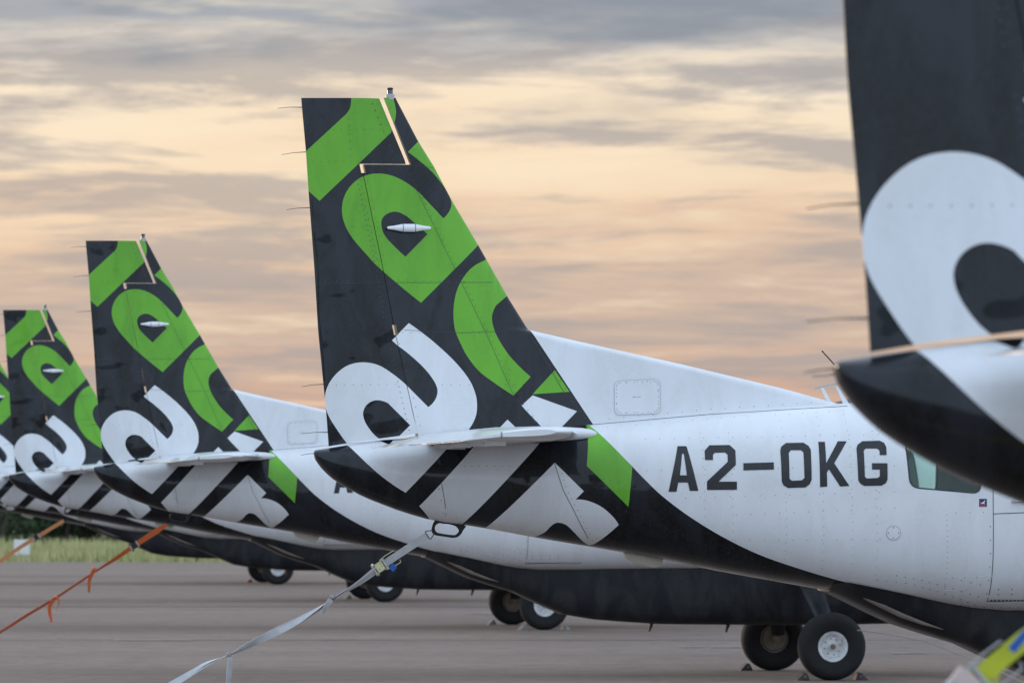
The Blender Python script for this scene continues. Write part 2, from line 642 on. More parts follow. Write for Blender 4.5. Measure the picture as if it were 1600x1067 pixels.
# the c on the leading edge
PAINT.append(('F', G_, [(772, 394), (758.8, 406.7), (738, 418, 1), (723.6, 434.8, 1), (714.2, 453.5, 1), (709.5, 475, 1), (708.8, 498, 1), (711.5, 517, 1), (719.3, 536, 1),
                        (729, 555, 1), (747.5, 579, 1), (770, 596.5, 1), (801.8, 618), (828.8, 588.7), (800, 560.6, 1), (785, 540, 1), (774.5, 521, 1), (769.4, 504, 1),
                        (769.4, 491, 1), (775, 478, 1), (784, 470, 1), (794, 462), (830, 470), (840, 394)]))
PAINT.append(('F', G_, r2([(965, 362), (1058, 262), (1119, 352)])))
# white letters over fin, rudder and body
A_OUT = r2([(450, 66), (500, 102, 1), (560, 150, 1), (640, 225, 1), (700, 300, 1), (728, 365, 1), (733, 420, 1), (725, 462, 1), (700, 507), (690, 592), (610, 592), (438, 772), (320, 690, 1), (205, 577, 1),
            (150, 502, 1), (115, 440, 1), (104, 385, 1), (115, 330, 1), (150, 278, 1), (200, 241, 1), (260, 229, 1), (322, 240, 1), (380, 275, 1), (440, 325), (530, 416),
            (556, 390, 1), (568, 360, 1), (567, 335, 1), (550, 300, 1), (510, 250, 1), (450, 195, 1), (405, 161), (380, 138)])
A_CNT = r2([(262, 450, 1), (268, 418, 1), (292, 394, 1), (325, 387, 1), (365, 400), (455, 491), (375, 572), (318, 540, 1), (278, 492, 1)])
PAINT.append(('FB', W_, A_OUT))
PAINT.append(('FB', D_, A_CNT))
PAINT.append(('F', W_, r2([(918, 410), (965, 367), (1150, 433), (1085, 500), (1085, 560), (1060, 560)])))
PAINT.append(('F', W_, r2([(800, 530), (860, 468), (925, 530)])))
PAINT.append(('B', W_, r2([(498, 828), (740, 565), (1002, 565), (690, 898), (680, 980), (590, 980), (555, 888)])))
PAINT.append(('B', W_, r2([(1060, 647), (1180, 766), (1146, 801), (1190, 804, 1), (1250, 828, 1), (1300, 868, 1), (1330, 906), (1283, 952, 1), (1240, 988), (1225, 992),
                           (1190, 973, 1), (1150, 938, 1), (1110, 905, 1), (1074, 897, 1), (1052, 910, 1), (1028, 938, 1), (985, 960), (970, 1040), (760, 1040), (778, 926)])))
PAINT.append(('B', G_, r2([(1213, 478), (1383, 664), (1367, 831), (1193, 660)])))

HW = smooth_tab([(-0.012, 0.03), (0.0, 0.055), (0.12, 0.12), (0.35, 0.16), (0.8, 0.21), (1.5, 0.30), (2.5, 0.45), (3.5, 0.60), (4.5, 0.735), (5.3, 0.80), (6.0, 0.82), (9.2, 0.82),
                 (10.0, 0.74), (10.8, 0.62), (11.6, 0.48), (12.1, 0.34), (12.25, 0.25)], 4)


def hw_px(px):
    return interp(HW, (px - 493) / 228.0)


def body_uz(px, py):
    return PP(px, py, -hw_px(px))


def paint_polys(zone):
    out = []
    for z, m, pts in PAINT:
        if zone in z:
            hp = hermite(pts)
            out.append((m, [PP(x, y, -0.07) if zone == 'F' else body_uz(x, y) for x, y in hp]))
    return out


def pip(x, y, poly):
    c = False
    j = len(poly) - 1
    for i in range(len(poly)):
        xi, yi = poly[i]
        xj, yj = poly[j]
        if (yi > y) != (yj > y) and x < (xj - xi) * (y - yi) / (yj - yi) + xi:
            c = not c
        j = i
    return c


def cut_and_paint(me, polys, holes=(), base=0, nfun=None):
    """cuts the paint outlines into the skin (both sides), assigns paint by region, keeps the smooth shading of the uncut skin"""
    ref_v = [v.co.copy() for v in me.vertices]
    ref_f = [tuple(p.vertices) for p in me.polygons]
    ref_n = [v.normal.copy() for v in me.vertices]
    bvh = BVHTree.FromPolygons(ref_v, ref_f)
    bm = bmesh.new()
    bm.from_mesh(me)
    for _, poly in list(polys) + [(None, h) for h in holes]:
        n = len(poly)
        for i in range(n):
            (x0, z0), (x1, z1) = poly[i], poly[(i + 1) % n]
            if abs(x0 - x1) + abs(z0 - z1) < 1e-5:
                continue
            xa, xb, za, zb = min(x0, x1) - 1e-4, max(x0, x1) + 1e-4, min(z0, z1) - 1e-4, max(z0, z1) + 1e-4
            no = Vector((z1 - z0, 0, -(x1 - x0))).normalized()
            co = Vector((x0, 0, z0))
            fs = []
            for f in bm.faces:
                vs = [v.co for v in f.verts]
                if min(v.x for v in vs) > xb or max(v.x for v in vs) < xa or min(v.z for v in vs) > zb or max(v.z for v in vs) < za:
                    continue
                ds = [(v - co).dot(no) for v in vs]
                if min(ds) < -1e-6 and max(ds) > 1e-6:
                    fs.append(f)
            if not fs:
                continue
            g = set(fs)
            for f in fs:
                g.update(f.edges)
                g.update(f.verts)
            bmesh.ops.bisect_plane(bm, geom=list(g), dist=1e-6, plane_co=co, plane_no=no)
    dead = []
    for f in bm.faces:
        c = f.calc_center_median()
        mi = base
        for m, poly in polys:
            if pip(c.x, c.z, poly):
                mi = m
        f.material_index = mi
        f.smooth = True
        for h in holes:
            if pip(c.x, c.z, h) and abs(c.y) > 0.5:
                dead.append(f)
                break
    if dead:
        bmesh.ops.delete(bm, geom=dead, context='FACES')
    bm.to_mesh(me)
    bm.free()
    nor = []
    for v in me.vertices:
        if nfun:
            nor.append(nfun(v.co))
            continue
        loc, _, idx, _ = bvh.find_nearest(v.co)
        ids = ref_f[idx]
        ws = [1.0 / ((ref_v[i] - loc).length + 1e-6) ** 2 for i in ids]
        nn = Vector((0, 0, 0))
        for i, w in zip(ids, ws):
            nn += ref_n[i] * w
        nor.append(nn.normalized() if nn.length > 0 else v.normal.copy())
    ln = [None] * len(me.loops)
    for p in me.polygons:
        flat = nfun is not None and (abs(p.normal.z) > 0.8 or p.normal.x < -0.8)
        for li in p.loop_indices:
            ln[li] = p.normal.copy() if flat else nor[me.loops[li].vertex_index]
    me.normals_split_custom_set(ln)
    me.update()


def slab_normal(half):
    def f(co):
        s_ = 1 if co.y > 0 else -1
        d = 0.004
        du = (half(co.x, co.z) - half(co.x - d, co.z)) / d
        dz_ = (half(co.x, co.z + d) - half(co.x, co.z - d)) / (2 * d)
        return Vector((-max(-8, min(8, du)), s_, -max(-1, min(1, dz_)))).normalized()
    return f


# ------------------------------------------------------------------ fuselage skin
def P_(px, py):
    return body_uz(px, py)


TOP = [(-0.012, PP(493, 705)[1]), (0.0, PP(493, 703)[1])] + [PP(x, y, -0.15) for x, y in [(545, 695), (600, 687), (700, 680), (800, 672), (870, 667), (915, 662.5), (1000, 655.5), (1125, 643.5), (1230, 635.5), (1336, 629)]]
TOP += [(4.3, 2.60), (4.8, 2.625), (5.6, 2.65), (7.5, 2.66), (8.9, 2.62), (9.5, 2.42), (9.95, 2.18), (10.6, 2.10), (11.6, 2.00), (12.1, 1.93), (12.25, 1.88)]
BOTP = r2([(61, 616), (66, 634), (78, 652), (100, 680), (135, 712), (180, 742), (240, 776), (300, 803), (430, 853), (555, 889), (700, 908), (840, 932), (1000, 962), (1200, 995), (1467, 1040)]) + \
    [(1125, 891.6), (1260, 916), (1331, 928), (1412, 941), (1497, 952), (1560, 957)]
BOT = [(-0.012, PP(493, 708.5)[1])] + [PP(x, y, -0.10 if x < 700 else -0.3 * hw_px(x)) for x, y in BOTP]
BOT += [(5.4, 1.115), (7, 1.11), (9.2, 1.12), (10.2, 1.18), (11.2, 1.30), (12.0, 1.46), (12.25, 1.52)]
TOP_S, BOT_S = sorted(TOP), sorted(BOT)


def fus_section(u, n=44):
    zt, zb, hw = interp(TOP_S, u), interp(BOT_S, u), interp(HW, u)
    zc, hh = (zt + zb) / 2, max((zt - zb) / 2, 0.004)
    ex = interp([(0, 2.1), (1.5, 2.5), (3.5, 3.4), (5, 4.2), (9.2, 4.0), (10.5, 2.8), (12.3, 2.1)], u)
    e = 2.0 / ex
    q = n // 4

    def shape(a):
        c, s = math.cos(a), math.sin(a)
        y = hw * math.copysign(abs(c) ** e, c)
        z = hh * math.copysign(abs(s) ** e, s)
        y *= 1 - (0.10 * abs(z / hh) ** 3 if s < 0 else 0.16 * abs(z / hh) ** 4)
        return Vector((u, y, zc + z))
    pts = []
    for quad in range(4):
        dense = [shape((quad + (0.5 - 0.5 * math.cos(math.pi * t / 60))) * math.pi / 2) for t in range(61)]
        cum = [0]
        for a, b in zip(dense, dense[1:]):
            cum.append(cum[-1] + (b - a).length)
        j = 0
        for k in range(q):
            want = cum[-1] * k / q
            while cum[j + 1] < want:
                j += 1
            f = (want - cum[j]) / max(1e-9, cum[j + 1] - cum[j])
            pts.append(dense[j].lerp(dense[j + 1], f))
    return pts


us = [-0.012, -0.006, 0.0, 0.02, 0.045, 0.08, 0.12, 0.17, 0.23, 0.30, 0.38, 0.46, 0.55, 0.65] + [0.75 + 0.125 * i for i in range(28)] + [4.3 + 0.2 * i for i in range(26)] + \
    [9.45 + 0.15 * i for i in range(17)] + [12.0, 12.1, 12.18, 12.25]
us = sorted(set(round(u, 4) for u in us))
NS = 60
fv, ff = [], []
for u in us:
    fv += fus_section(u, NS)
for i in range(len(us) - 1):
    for k in range(NS):
        ff.append((i * NS + k, (i + 1) * NS + k, (i + 1) * NS + (k + 1) % NS, i * NS + (k + 1) % NS))
ff.append(tuple(range(NS)))
ff.append(tuple((len(us) - 1) * NS + k for k in range(NS))[::-1])
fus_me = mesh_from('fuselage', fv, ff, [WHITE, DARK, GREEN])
FUS_BVH = BVHTree.FromPolygons(fv, ff)


def rrect(pts, r, n=4):
    """round the corners of a convex outline"""
    out = []
    N = len(pts)
    for i in range(N):
        p, a, b = Vector(pts[i]), Vector(pts[i - 1]), Vector(pts[(i + 1) % N])
        da, db = (a - p).normalized(), (b - p).normalized()
        s, e = p + da * r, p + db * r
        for k in range(n + 1):
            t = k / n
            q = (1 - t) ** 2 * s + 2 * t * (1 - t) * p + t * t * e
            out.append((q.x, q.y))
    return out


wpx = rrect([(1415, 686), (1535, 684), (1534, 772), (1422, 762)], 15)
win0 = [body_uz(x, y) for x, y in wpx]
u_off = 0.80
windows = [win0]
for uc in (5.55, 6.5, 7.45):
    windows.append(rrect([(uc - 0.26, 1.98), (uc + 0.26, 1.98), (uc + 0.26, 2.36), (uc - 0.26, 2.36)], 0.07))
windows.append(rrect([(8.25, 1.98), (8.72, 1.98), (8.66, 2.42), (8.25, 2.42)], 0.07))

# ------------------------------------------------------------------ vertical fin (with the long dorsal fin)
FRONT = [PP(x, y, 0) for x, y in [(600.3, 152), (618.5, 154)]] + [PP(x, y, 0) for x, y in r1([(530, 93), (620, 265), (690, 378), (762, 515), (872, 700), (1000, 925), (1080, 1058)])]
LE = [PP(618.7, 154.9), PP(652.4, 219.3), PP(678.6, 261.7), PP(705.6, 313), PP(746.8, 382.4), PP(794.8, 466.7), PP(824.3, 514)]
DORS = [PP(826.5, 515.5), PP(900, 532.5), PP(1062, 568.5), PP(1215, 605), PP(1298, 627.5), PP(1345, 640)]
front_tab = sorted([(z, u) for u, z in LE + DORS])       # z -> u


def front_u(z):
    return interp(front_tab, z)


z_slot = PP(641, 258.3)[1]
z_n0 = PP(569, 271)[1]
z_k0, z_k1 = PP(612, 508)[1], PP(618, 524)[1]
SLOT_F = [PP(600.3, 153.7), PP(641, 256.5)]
HINGE = [PP(564.3, 262.4), PP(597, 420), PP(615, 517), PP(634, 604), PP(651, 681)]
h_tab = sorted([(z, u) for u, z in HINGE])
s_tab = sorted([(z, u) for u, z in SLOT_F])
z_top_f = PP(610, 153.5)[1]
z_base = PP(600, 706)[1]


def hinge_u(z):
    # extrapolate past both ends
    if z > h_tab[-1][0]:
        (a, b), (c, d) = h_tab[-2], h_tab[-1]
        return d + (d - b) / (c - a) * (z - c)
    return interp(h_tab, z)


GAP = 0.0022


def fin_rear(z):
    if z > z_slot + 1e-5:
        return interp(s_tab, z)
    u = hinge_u(z)
    if z > z_n0:
        u += 0.016
    if z_k1 < z < z_k0:
        u += 0.014
    return u + GAP


def fin_T(u, z):
    t = 0.045 + 0.05 * max(0, min(1, (3.9 - z) / 1.7))
    d = max(0.0, u - (hinge_u(min(z, 4.3)) + 0.9))     # thinner along the dorsal
    return t * (1 - 0.55 * min(1, d / 1.6))


def fin_half(u, z):
    d = front_u(z) - u
    D = 0.22 if z > LE[-1][1] else 0.16
    q = max(0.0, min(1.0, d / D))
    return max(0.0015, fin_T(u, z) * math.sqrt(max(0, 1 - (1 - q) ** 2)))


def slab(rows, half, cols):
    """rows: (z, u_rear, u_front) -> closed two-sided skin"""
    V, F = [], []
    n = len(cols)
    for z, ur, uf in rows:
        for s in (-1, 1):
            for c in cols:
                u = ur + (uf - ur) * c
                V.append(Vector((u, s * half(u, z), z)))
    W = 2 * n
    for i in range(len(rows) - 1):
        a, b = i * W, (i + 1) * W
        for k in range(n - 1):
            F.append((a + k, a + k + 1, b + k + 1, b + k))
            F.append((a + n + k, b + n + k, b + n + k + 1, a + n + k + 1))
        F.append((a, b, b + n, a + n))
        F.append((a + n - 1, a + 2 * n - 1, b + 2 * n - 1, b + n - 1))
    for i in (0, len(rows) - 1):
        a = i * W
        for k in range(n - 1):
            F.append((a + k, a + n + k, a + n + k + 1, a + k + 1))
    return V, F


zs = list(np.linspace(z_base, z_top_f, 56))
for zz in (z_slot, z_n0, z_k0, z_k1):
    zs += [zz - 2e-4, zz + 2e-4]
zs += [p[1] for p in LE] + [p[1] for p in DORS]
zs = sorted(zs)
cols = [1 - (1 - c) ** 1.0 for c in np.linspace(0, 0.90, 15)] + [0.925, 0.95, 0.967, 0.98, 0.989, 0.995, 0.9985, 1.0]
fin_V, fin_F = slab([(z, fin_rear(z), front_u(z)) for z in zs], fin_half, cols)

# rudder
TE = [PP(x, y) for x, y in [(470.6, 155.5), (478, 237), (481.8, 296), (491.2, 420), (497, 517), (509.4, 641), (514, 696)]]
te_tab = sorted([(z, u) for u, z in TE])
SLOT_R = [PP(591.2, 151.5), PP(634, 254.5)]
sr_tab = sorted([(z, u) for u, z in SLOT_R])
z_rh = PP(600, 256.6)[1]
z_rb = PP(570, 690)[1]
RB = [PP(505, 698.4), PP(518, 696.4), PP(553, 690.2), PP(614.7, 682), PP(652, 677)]
z_rt = PP(530, 154)[1]


def rud_front(z):
    return interp(sr_tab, z) if z > z_rh else hinge_u(z) - (0.011 if (z_k1 < z < z_k0 or z > z_n0) else GAP)


def rud_half(u, z, rnd=True):
    te = interp(te_tab, z)
    h = hinge_u(z)
    T = 0.045 + 0.05 * max(0, min(1, (3.9 - z) / 1.7))
    q = max(0, min(1.0, (u - te) / max(0.1, h - te)))
    t = 0.004 + (T * 0.97 - 0.004) * q
    if z > z_rh and rnd:
        d = rud_front(z) - u
        t *= math.sqrt(max(0.001, 1 - (1 - max(0.0, min(1.0, d / 0.10))) ** 2)) if d < 0.10 else 1
    return max(0.0015, t)


zr = sorted(list(np.linspace(z_rb, z_rt, 40)) + [zz + e for zz in (z_rh, z_n0, z_k0, z_k1) for e in (-2e-4, 2e-4)])
rc = list(np.linspace(0, 0.92, 12)) + [0.96, 0.985, 1.0]
rud_V, rud_F = slab([(z, interp(te_tab, z), rud_front(z)) for z in zr], rud_half, rc)
_z1 = PP(600, 655)[1]
for v in rud_V:
    if v.z < _z1:
        v.z = _z1 - (_z1 - v.z) * (_z1 - interp(RB, v.x)) / (_z1 - z_rb)
FIN_BVH = BVHTree.FromPolygons(fin_V, fin_F)
RUD_BVH = BVHTree.FromPolygons(rud_V, rud_F)


def on_side(u, z, off=0.0015, bvhs=None):
    """point on the right-hand skin, a little proud of it"""
    best = None
    for b in (bvhs or (FUS_BVH, FIN_BVH, RUD_BVH)):
        loc, n, i, d = b.ray_cast(Vector((u, -3, z)), Vector((0, 1, 0)))
        if loc is not None and (best is None or loc.y < best[0].y):
            if n.y > 0:
                n = -n
            best = (loc, n)
    if best is None:
        return None
    return best[0] + best[1] * off


# ------------------------------------------------------------------ decals cut as thin skins that follow the surface
def decal(name, outer, holes, mat, parent, off=0.0015, step=0.06, bvhs=None, conv=body_uz):
    o2 = [conv(*p) for p in outer]
    h2 = [[conv(*p) for p in h] for h in holes]
    allp = o2 + [p for h in h2 for p in h]
    tris = tessellate_polygon([[Vector((x, y, 0)) for x, y in o2]] + [[Vector((x, y, 0)) for x, y in h] for h in h2])
    bm = bmesh.new()
    vs = [bm.verts.new((x, 0, z)) for x, z in allp]
    for t in tris:
        try:
            bm.faces.new([vs[i] for i in t])
        except ValueError:
            pass
    x0, x1 = min(p[0] for p in allp), max(p[0] for p in allp)
    z0, z1 = min(p[1] for p in allp), max(p[1] for p in allp)
    x = math.ceil(x0 / step) * step
    while x < x1:
        bmesh.ops.bisect_plane(bm, geom=bm.verts[:] + bm.edges[:] + bm.faces[:], plane_co=(x, 0, 0), plane_no=(1, 0, 0), dist=1e-5)
        x += step
    z = math.ceil(z0 / step) * step
    while z < z1:
        bmesh.ops.bisect_plane(bm, geom=bm.verts[:] + bm.edges[:] + bm.faces[:], plane_co=(0, 0, z), plane_no=(0, 0, 1), dist=1e-5)
        z += step
    for v in bm.verts:
        p = on_side(v.co.x, v.co.z, off, bvhs)
        if p is not None:
            v.co = p
    bmesh.ops.recalc_face_normals(bm, faces=bm.faces)
    me = bpy.data.meshes.new(name)
    for f in bm.faces:
        f.smooth = True
    bm.to_mesh(me)
    bm.free()
    me.materials.append(mat)
    return link(name, me, parent)


def seam(mb, pts, w=0.004, off=0.0022, step=0.05, conv=body_uz, close=False, bvhs=None):
    """thin ribbon pressed on the skin along a polyline of photo pixels"""
    q = [Vector(conv(*p)) for p in pts]
    if close:
        q.append(q[0])
    line = [q[0]]
    for a, b in zip(q, q[1:]):
        n = max(1, int((b - a).length / step))
        for k in range(1, n + 1):
            line.append(a.lerp(b, k / n))
    prev = None
    for i, p in enumerate(line):
        t = (line[min(i + 1, len(line) - 1)] - line[max(0, i - 1)])
        if t.length < 1e-6:
            continue
        nn = Vector((-t.y, t.x)).normalized() * w / 2
        a, b = on_side(p.x + nn.x, p.y + nn.y, off, bvhs), on_side(p.x - nn.x, p.y - nn.y, off, bvhs)
        if a is None or b is None or abs(a.y - b.y) > 0.03:
            prev = None
            continue
        if prev is not None and abs(prev[0].y - a.y) < 0.08:
            mb.add([prev[0], prev[1], b, a], [(0, 1, 2, 3)])
        prev = (a, b)


def rivets(mb, pts, pitch=0.055, r=0.0042, conv=body_uz, h=0.002, jit=0.0, bvhs=None):
    q = [Vector(conv(*p)) for p in pts]
    for a, b in zip(q, q[1:]):
        n = max(1, int((b - a).length / pitch))
        for k in range(n):
            p = a.lerp(b, (k + 0.5) / n)
            c = on_side(p.x, p.y, 0.0, bvhs)
            if c is None:
                continue
            vs = [c + Vector((math.cos(t) * r, -0.0006, math.sin(t) * r)) for t in (0.3, 1.35, 2.4, 3.44, 4.49, 5.54)] + [c + Vector((0, -h, 0))]
            mb.add(vs, [(i, (i + 1) % 6, 6) for i in range(6)])


# ------------------------------------------------------------------ airfoil surfaces
def foil(sections, n=9, close=True):
    """sections: (le_vec, te_vec, thickness) -> closed loft; chord runs along le->te"""
    prof = []
    cs = [0, 0.01, 0.035, 0.08, 0.16, 0.3, 0.48, 0.68, 0.86, 1.0]

    def th(c):
        return 5 * (0.2969 * math.sqrt(c) - 0.126 * c - 0.3516 * c * c + 0.2843 * c ** 3 - 0.1015 * c ** 4)
    up = [(c, th(c) / 0.5) for c in cs]
    loop = up + [(c, -t) for c, t in up[::-1][1:-1]]
    V, F = [], []
    m = len(loop)
    for le, te, tk in sections:
        le, te = Vector(le), Vector(te)
        for c, t in loop:
            V.append(le.lerp(te, c) + Vector((0, 0, t * tk / 2 + (0.002 if t > 0 else -0.002 if c > 0 else 0))))
    for i in range(len(sections) - 1):
        for k in range(m):
            F.append((i * m + k, i * m + (k + 1) % m, (i + 1) * m + (k + 1) % m, (i + 1) * m + k))
    F.append(tuple(range(m))[::-1])
    F.append(tuple((len(sections) - 1) * m + k for k in range(m)))
    return V, F


# ------------------------------------------------------------------ build the plane once
def empty(name, loc=(0, 0, 0), rz=0.0, label=None, cat=None, group=None):
    o = bpy.data.objects.new(name, None)
    o.empty_display_size = 0.2
    COL.objects.link(o)
    o.location = loc
    o.rotation_euler = (0, 0, rz)
    if label:
        o['label'] = label
    if cat:
        o['category'] = cat
    if group:
        o['group'] = group
    return o


def tag(o, label=None, cat=None, group=None, kind=None):
    for k, v in (('label', label), ('category', cat), ('group', group), ('kind', kind)):
        if v:
            o[k] = v
    return o


PLANE_GROUP = 'planes parked side by side on the apron'


def make_plane():
    T = empty('parked_plane')
    # body
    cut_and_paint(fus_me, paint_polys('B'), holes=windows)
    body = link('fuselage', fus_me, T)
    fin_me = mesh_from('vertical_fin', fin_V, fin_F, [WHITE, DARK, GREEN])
    bmq = bmesh.new()
    bmq.from_mesh(fin_me)
    bmesh.ops.recalc_face_normals(bmq, faces=bmq.faces)
    bmq.to_mesh(fin_me)
    bmq.free()
    fp = paint_polys('F')
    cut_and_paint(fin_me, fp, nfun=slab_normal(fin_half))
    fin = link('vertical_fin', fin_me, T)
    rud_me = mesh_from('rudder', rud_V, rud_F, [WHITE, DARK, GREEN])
    bmq = bmesh.new()
    bmq.from_mesh(rud_me)
    bmesh.ops.recalc_face_normals(bmq, faces=bmq.faces)
    bmq.to_mesh(rud_me)
    bmq.free()
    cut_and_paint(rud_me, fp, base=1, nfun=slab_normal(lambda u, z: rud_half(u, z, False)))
    rud = link('rudder', rud_me, T)

    # horizontal tail
    zs_ = 2.325
    for s in (-1, 1):
        le_r, le_t = Vector((1.78, s * 0.10, 2.342)), Vector((1.31, s * 3.08, 2.325))
        h_r, h_t = Vector((0.80, s * 0.10, 2.312)), Vector((0.86, s * 3.10, 2.302))
        tip_le, tip_h = Vector((1.20, s * 3.15, 2.323)), Vector((0.86, s * 3.15, 2.303))
        # fixed part: nose to a blunt rear face
        V, F = [], []
        secs = [(le_r, h_r, 0.115), (le_t, h_t, 0.078), (tip_le, tip_h, 0.040)]
        prof = [(0, 0), (0.01, 0.22), (0.035, 0.42), (0.09, 0.68), (0.2, 0.92), (0.36, 1.0), (0.6, 0.95), (0.85, 0.80), (1.0, 0.66)]
        loop = prof + [(c, -t * 0.9) for c, t in prof[::-1][:-1]]
        m = len(loop)
        for a, b, tk in secs:
            for c, t in loop:
                V.append(a.lerp(b, c) + Vector((0, 0, t * tk / 2)))
        for i in range(len(secs) - 1):
            for k in range(m):
                F.append((i * m + k, i * m + (k + 1) % m, (i + 1) * m + (k + 1) % m, (i + 1) * m + k))
        F.append(tuple(range(m)))
        F.append(tuple((len(secs) - 1) * m + k for k in range(m)))
        mb = MB()
        mb.add(V, F)
        st_o = mb.build('horizontal_stabilizer', [WHITE], T, smooth=True, autosmooth=35)
        # elevator, drooping a little, with the horn running ahead of the hinge at the tip
        dr = R(9)
        def ev(u_h, v, z_h, chord, up=0.0):
            return Vector((u_h - chord * math.cos(dr), v, z_h - chord * math.sin(dr) + up))
        V, F = [], []
        secs = [(h_r + Vector((-0.012, s * 0.16, 0)), 0.44, 0.072), (h_t + Vector((-0.012, -s * 0.0, 0)), 0.25, 0.052), (tip_h + Vector((-0.012, 0, 0)), 0.235, 0.022)]
        prof = [(0, 1.0), (0.3, 0.75), (0.7, 0.33), (1.0, 0.07)]
        loop = prof + [(c, -t) for c, t in prof[::-1]]
        m = len(loop)
        for h, ch, tk in secs:
            for c, t in loop:
                V.append(ev(h.x, h.y, h.z, ch * c, t * tk / 2))
        for i in range(len(secs) - 1):
            for k in range(m):
                F.append((i * m + k, i * m + (k + 1) % m, (i + 1) * m + (k + 1) % m, (i + 1) * m + k))
        F.append(tuple(range(m)))
        F.append(tuple((len(secs) - 1) * m + k for k in range(m)))
        mb = MB()
        mb.add(V, F)
        el_o = mb.build('elevator', [WHITE], T, smooth=True, autosmooth=35)
        # trim tab on the elevator
        tb = MB()
        a, b = ev(h_r.x, s * 0.75, h_r.z, 0.385), ev(h_r.x + 0.02, s * 1.65, h_r.z - 0.003, 0.33)
        w = Vector((-0.07, 0, -0.012))
        tb.add([a + Vector((0, 0, .004)), b + Vector((0, 0, .004)), b + w, a + w, a - Vector((0, 0, .004)), b - Vector((0, 0, .004))],
               [(0, 1, 2, 3), (4, 3, 2, 5), (0, 4, 5, 1), (0, 3, 4), (1, 5, 2)])
        tb.build('trim_tab', [WHITE], el_o)
        # root fairing with a pointed nose
        fb = MB()
        prf = [(0.001, 1.90), (0.018, 1.885), (0.032, 1.85), (0.042, 1.79), (0.048, 1.68), (0.052, 1.50), (0.045, 1.2), (0.02, 0.95)]
        fb.lathe(prf, 14, (0, s * 0.23, 2.342), 'x')
        fb.build('root_fairing', [WHITE], st_o, smooth=True, autosmooth=60)
        # hinge brackets under the elevator line
        for v in (0.55, 1.35, 2.2, 2.85):
            hb = MB()
            x_h = h_r.x + (h_t.x - h_r.x) * v / 3.1
            hb.box((x_h, s * v, zs_ - 0.072), (0.13, 0.012, 0.030))
            hb.build('hinge_bracket', [WHITE], st_o)
        # discharge wicks on the elevator
        for v in (1.9, 2.5, 3.05):
            wk = MB()
            e = ev(h_r.x + (h_t.x - h_r.x) * v / 3.1, s * v, 2.306, 0.40 - 0.055 * v)
            wk.tube([e, e + Vector((-0.13, 0, -0.012))], 0.0016, 5)
            wk.build('static_wick', [BLACKM], el_o)

    # small gap covers where elevator torque tube enters the body
    tt = MB()
    tt.tube([(0.77, -0.30, zs_ - 0.03), (0.77, 0.30, zs_ - 0.03)], 0.030, 10)
    tt.build('torque_tube', [METAL], T, smooth=True)

    # rudder static wicks (trailing edge)
    for (x0, y0, x1, y1) in [(434, 169.5, 471, 168), (440, 242, 478, 237.5), (447.5, 328, 484, 324.5), (471, 604, 507, 600), (471, 677.5, 513, 675), (470, 711, 496, 708)]:
        a, b = PP(x0, y0), PP(x1, y1)
        mb = MB()
        mb.tube([(a[0], 0, a[1]), ((a[0] + b[0]) / 2, 0, (a[1] + b[1]) / 2 + 0.004), (b[0] + 0.02, 0, b[1])], [0.0016, 0.0020, 0.0035], 6)
        mb.build('static_wick', [BLACKM], T)
    # white trailing edge strip of the rudder
    # beacon on top of the fin
    bx, bz = PP(609.5, 152)
    mb = MB()
    mb.lathe([(0.030, -0.02), (0.030, 0.016), (0.024, 0.020)], 16, (bx, 0, bz), 'z')
    bc = mb.build('beacon_light', [GREYP], T, smooth=True)
    mb = MB()
    mb.lathe([(0.019, 0.020), (0.019, 0.046), (0.017, 0.050)], 14, (bx, 0, bz), 'z')
    mb.build('lens', [LAMP_GLASS], bc, smooth=True)
    mb = MB()
    mb.lathe([(0.021, 0.0501), (0.021, 0.060), (0.012, 0.064)], 14, (bx, 0, bz), 'z')
    mb.build('cap', [BLACKM], bc, smooth=True)
    # antenna spindle on each side of the fin
    for s in (-1, 1):
        c0, c1 = PP(605, 356, -0.12), PP(673.5, 355, -0.12)
        mb = MB()
        L = c1[0] - c0[0]
        mb.tube([(c0[0] + L * t, s * 0.115, c0[1]) for t in (0, 0.03, 0.15, 0.36, 0.64, 0.85, 0.97, 1.0)], [0.004, 0.010, 0.014, 0.027, 0.027, 0.015, 0.011, 0.005], 12)
        an = mb.build('blade_antenna', [SEALANT], T, smooth=True, autosmooth=50)
        mb = MB()
        for t in (0.36, 0.64):
            bd = MB()
            bd.tube([(c0[0] + L * (t - 0.006), s * 0.115, c0[1]), (c0[0] + L * (t + 0.006), s * 0.115, c0[1])], 0.0285, 12)
            bd.build('clamp_band', [SEAM], an)
        mb.box((c0[0] + L * 0.5, s * 0.07, c0[1]), (0.07, 0.07, 0.02))
        mb.build('bracket', [SEAM], an)

    # whip antenna + pair of raked rod antennas on the cabin roof
    a, b = PP(1285, 549), PP(1337, 606)
    mb = MB()
    mb.tube([(a[0], 0, a[1]), (b[0], 0, b[1]), (b[0] + 0.05, 0, b[1] - 0.12)], [0.0045, 0.0045, 0.006], 6)
    mb.lathe([(0.001, 0), (0.007, 0.003), (0.007, 0.009), (0.001, 0.012)], 8, (a[0], 0, a[1] - 0.006), 'z')
    mb.build('whip_antenna', [BLACKM], T)
    for (x0, y0, x1, y1, x2, y2, x3, y3) in [(1282, 607, 1286.5, 605.5, 1303.5, 628.5, 1295, 626.5), (1305, 603, 1309.5, 603.5, 1330, 628, 1321, 630)]:
        mb = MB()
        q = [PP(x, y) for x, y in ((x0, y0), (x1, y1), (x2, y2 + 8), (x3, y3 + 8))]
        mb.prism([(p[0], p[1]) for p in q], (0, 0.02, 0), (0, -0.01, 0), (1, 0, 0), (0, 0, 1))
        mb.build('roof_antenna', [WHITE], T, bevel=0.003)
    mb = MB()
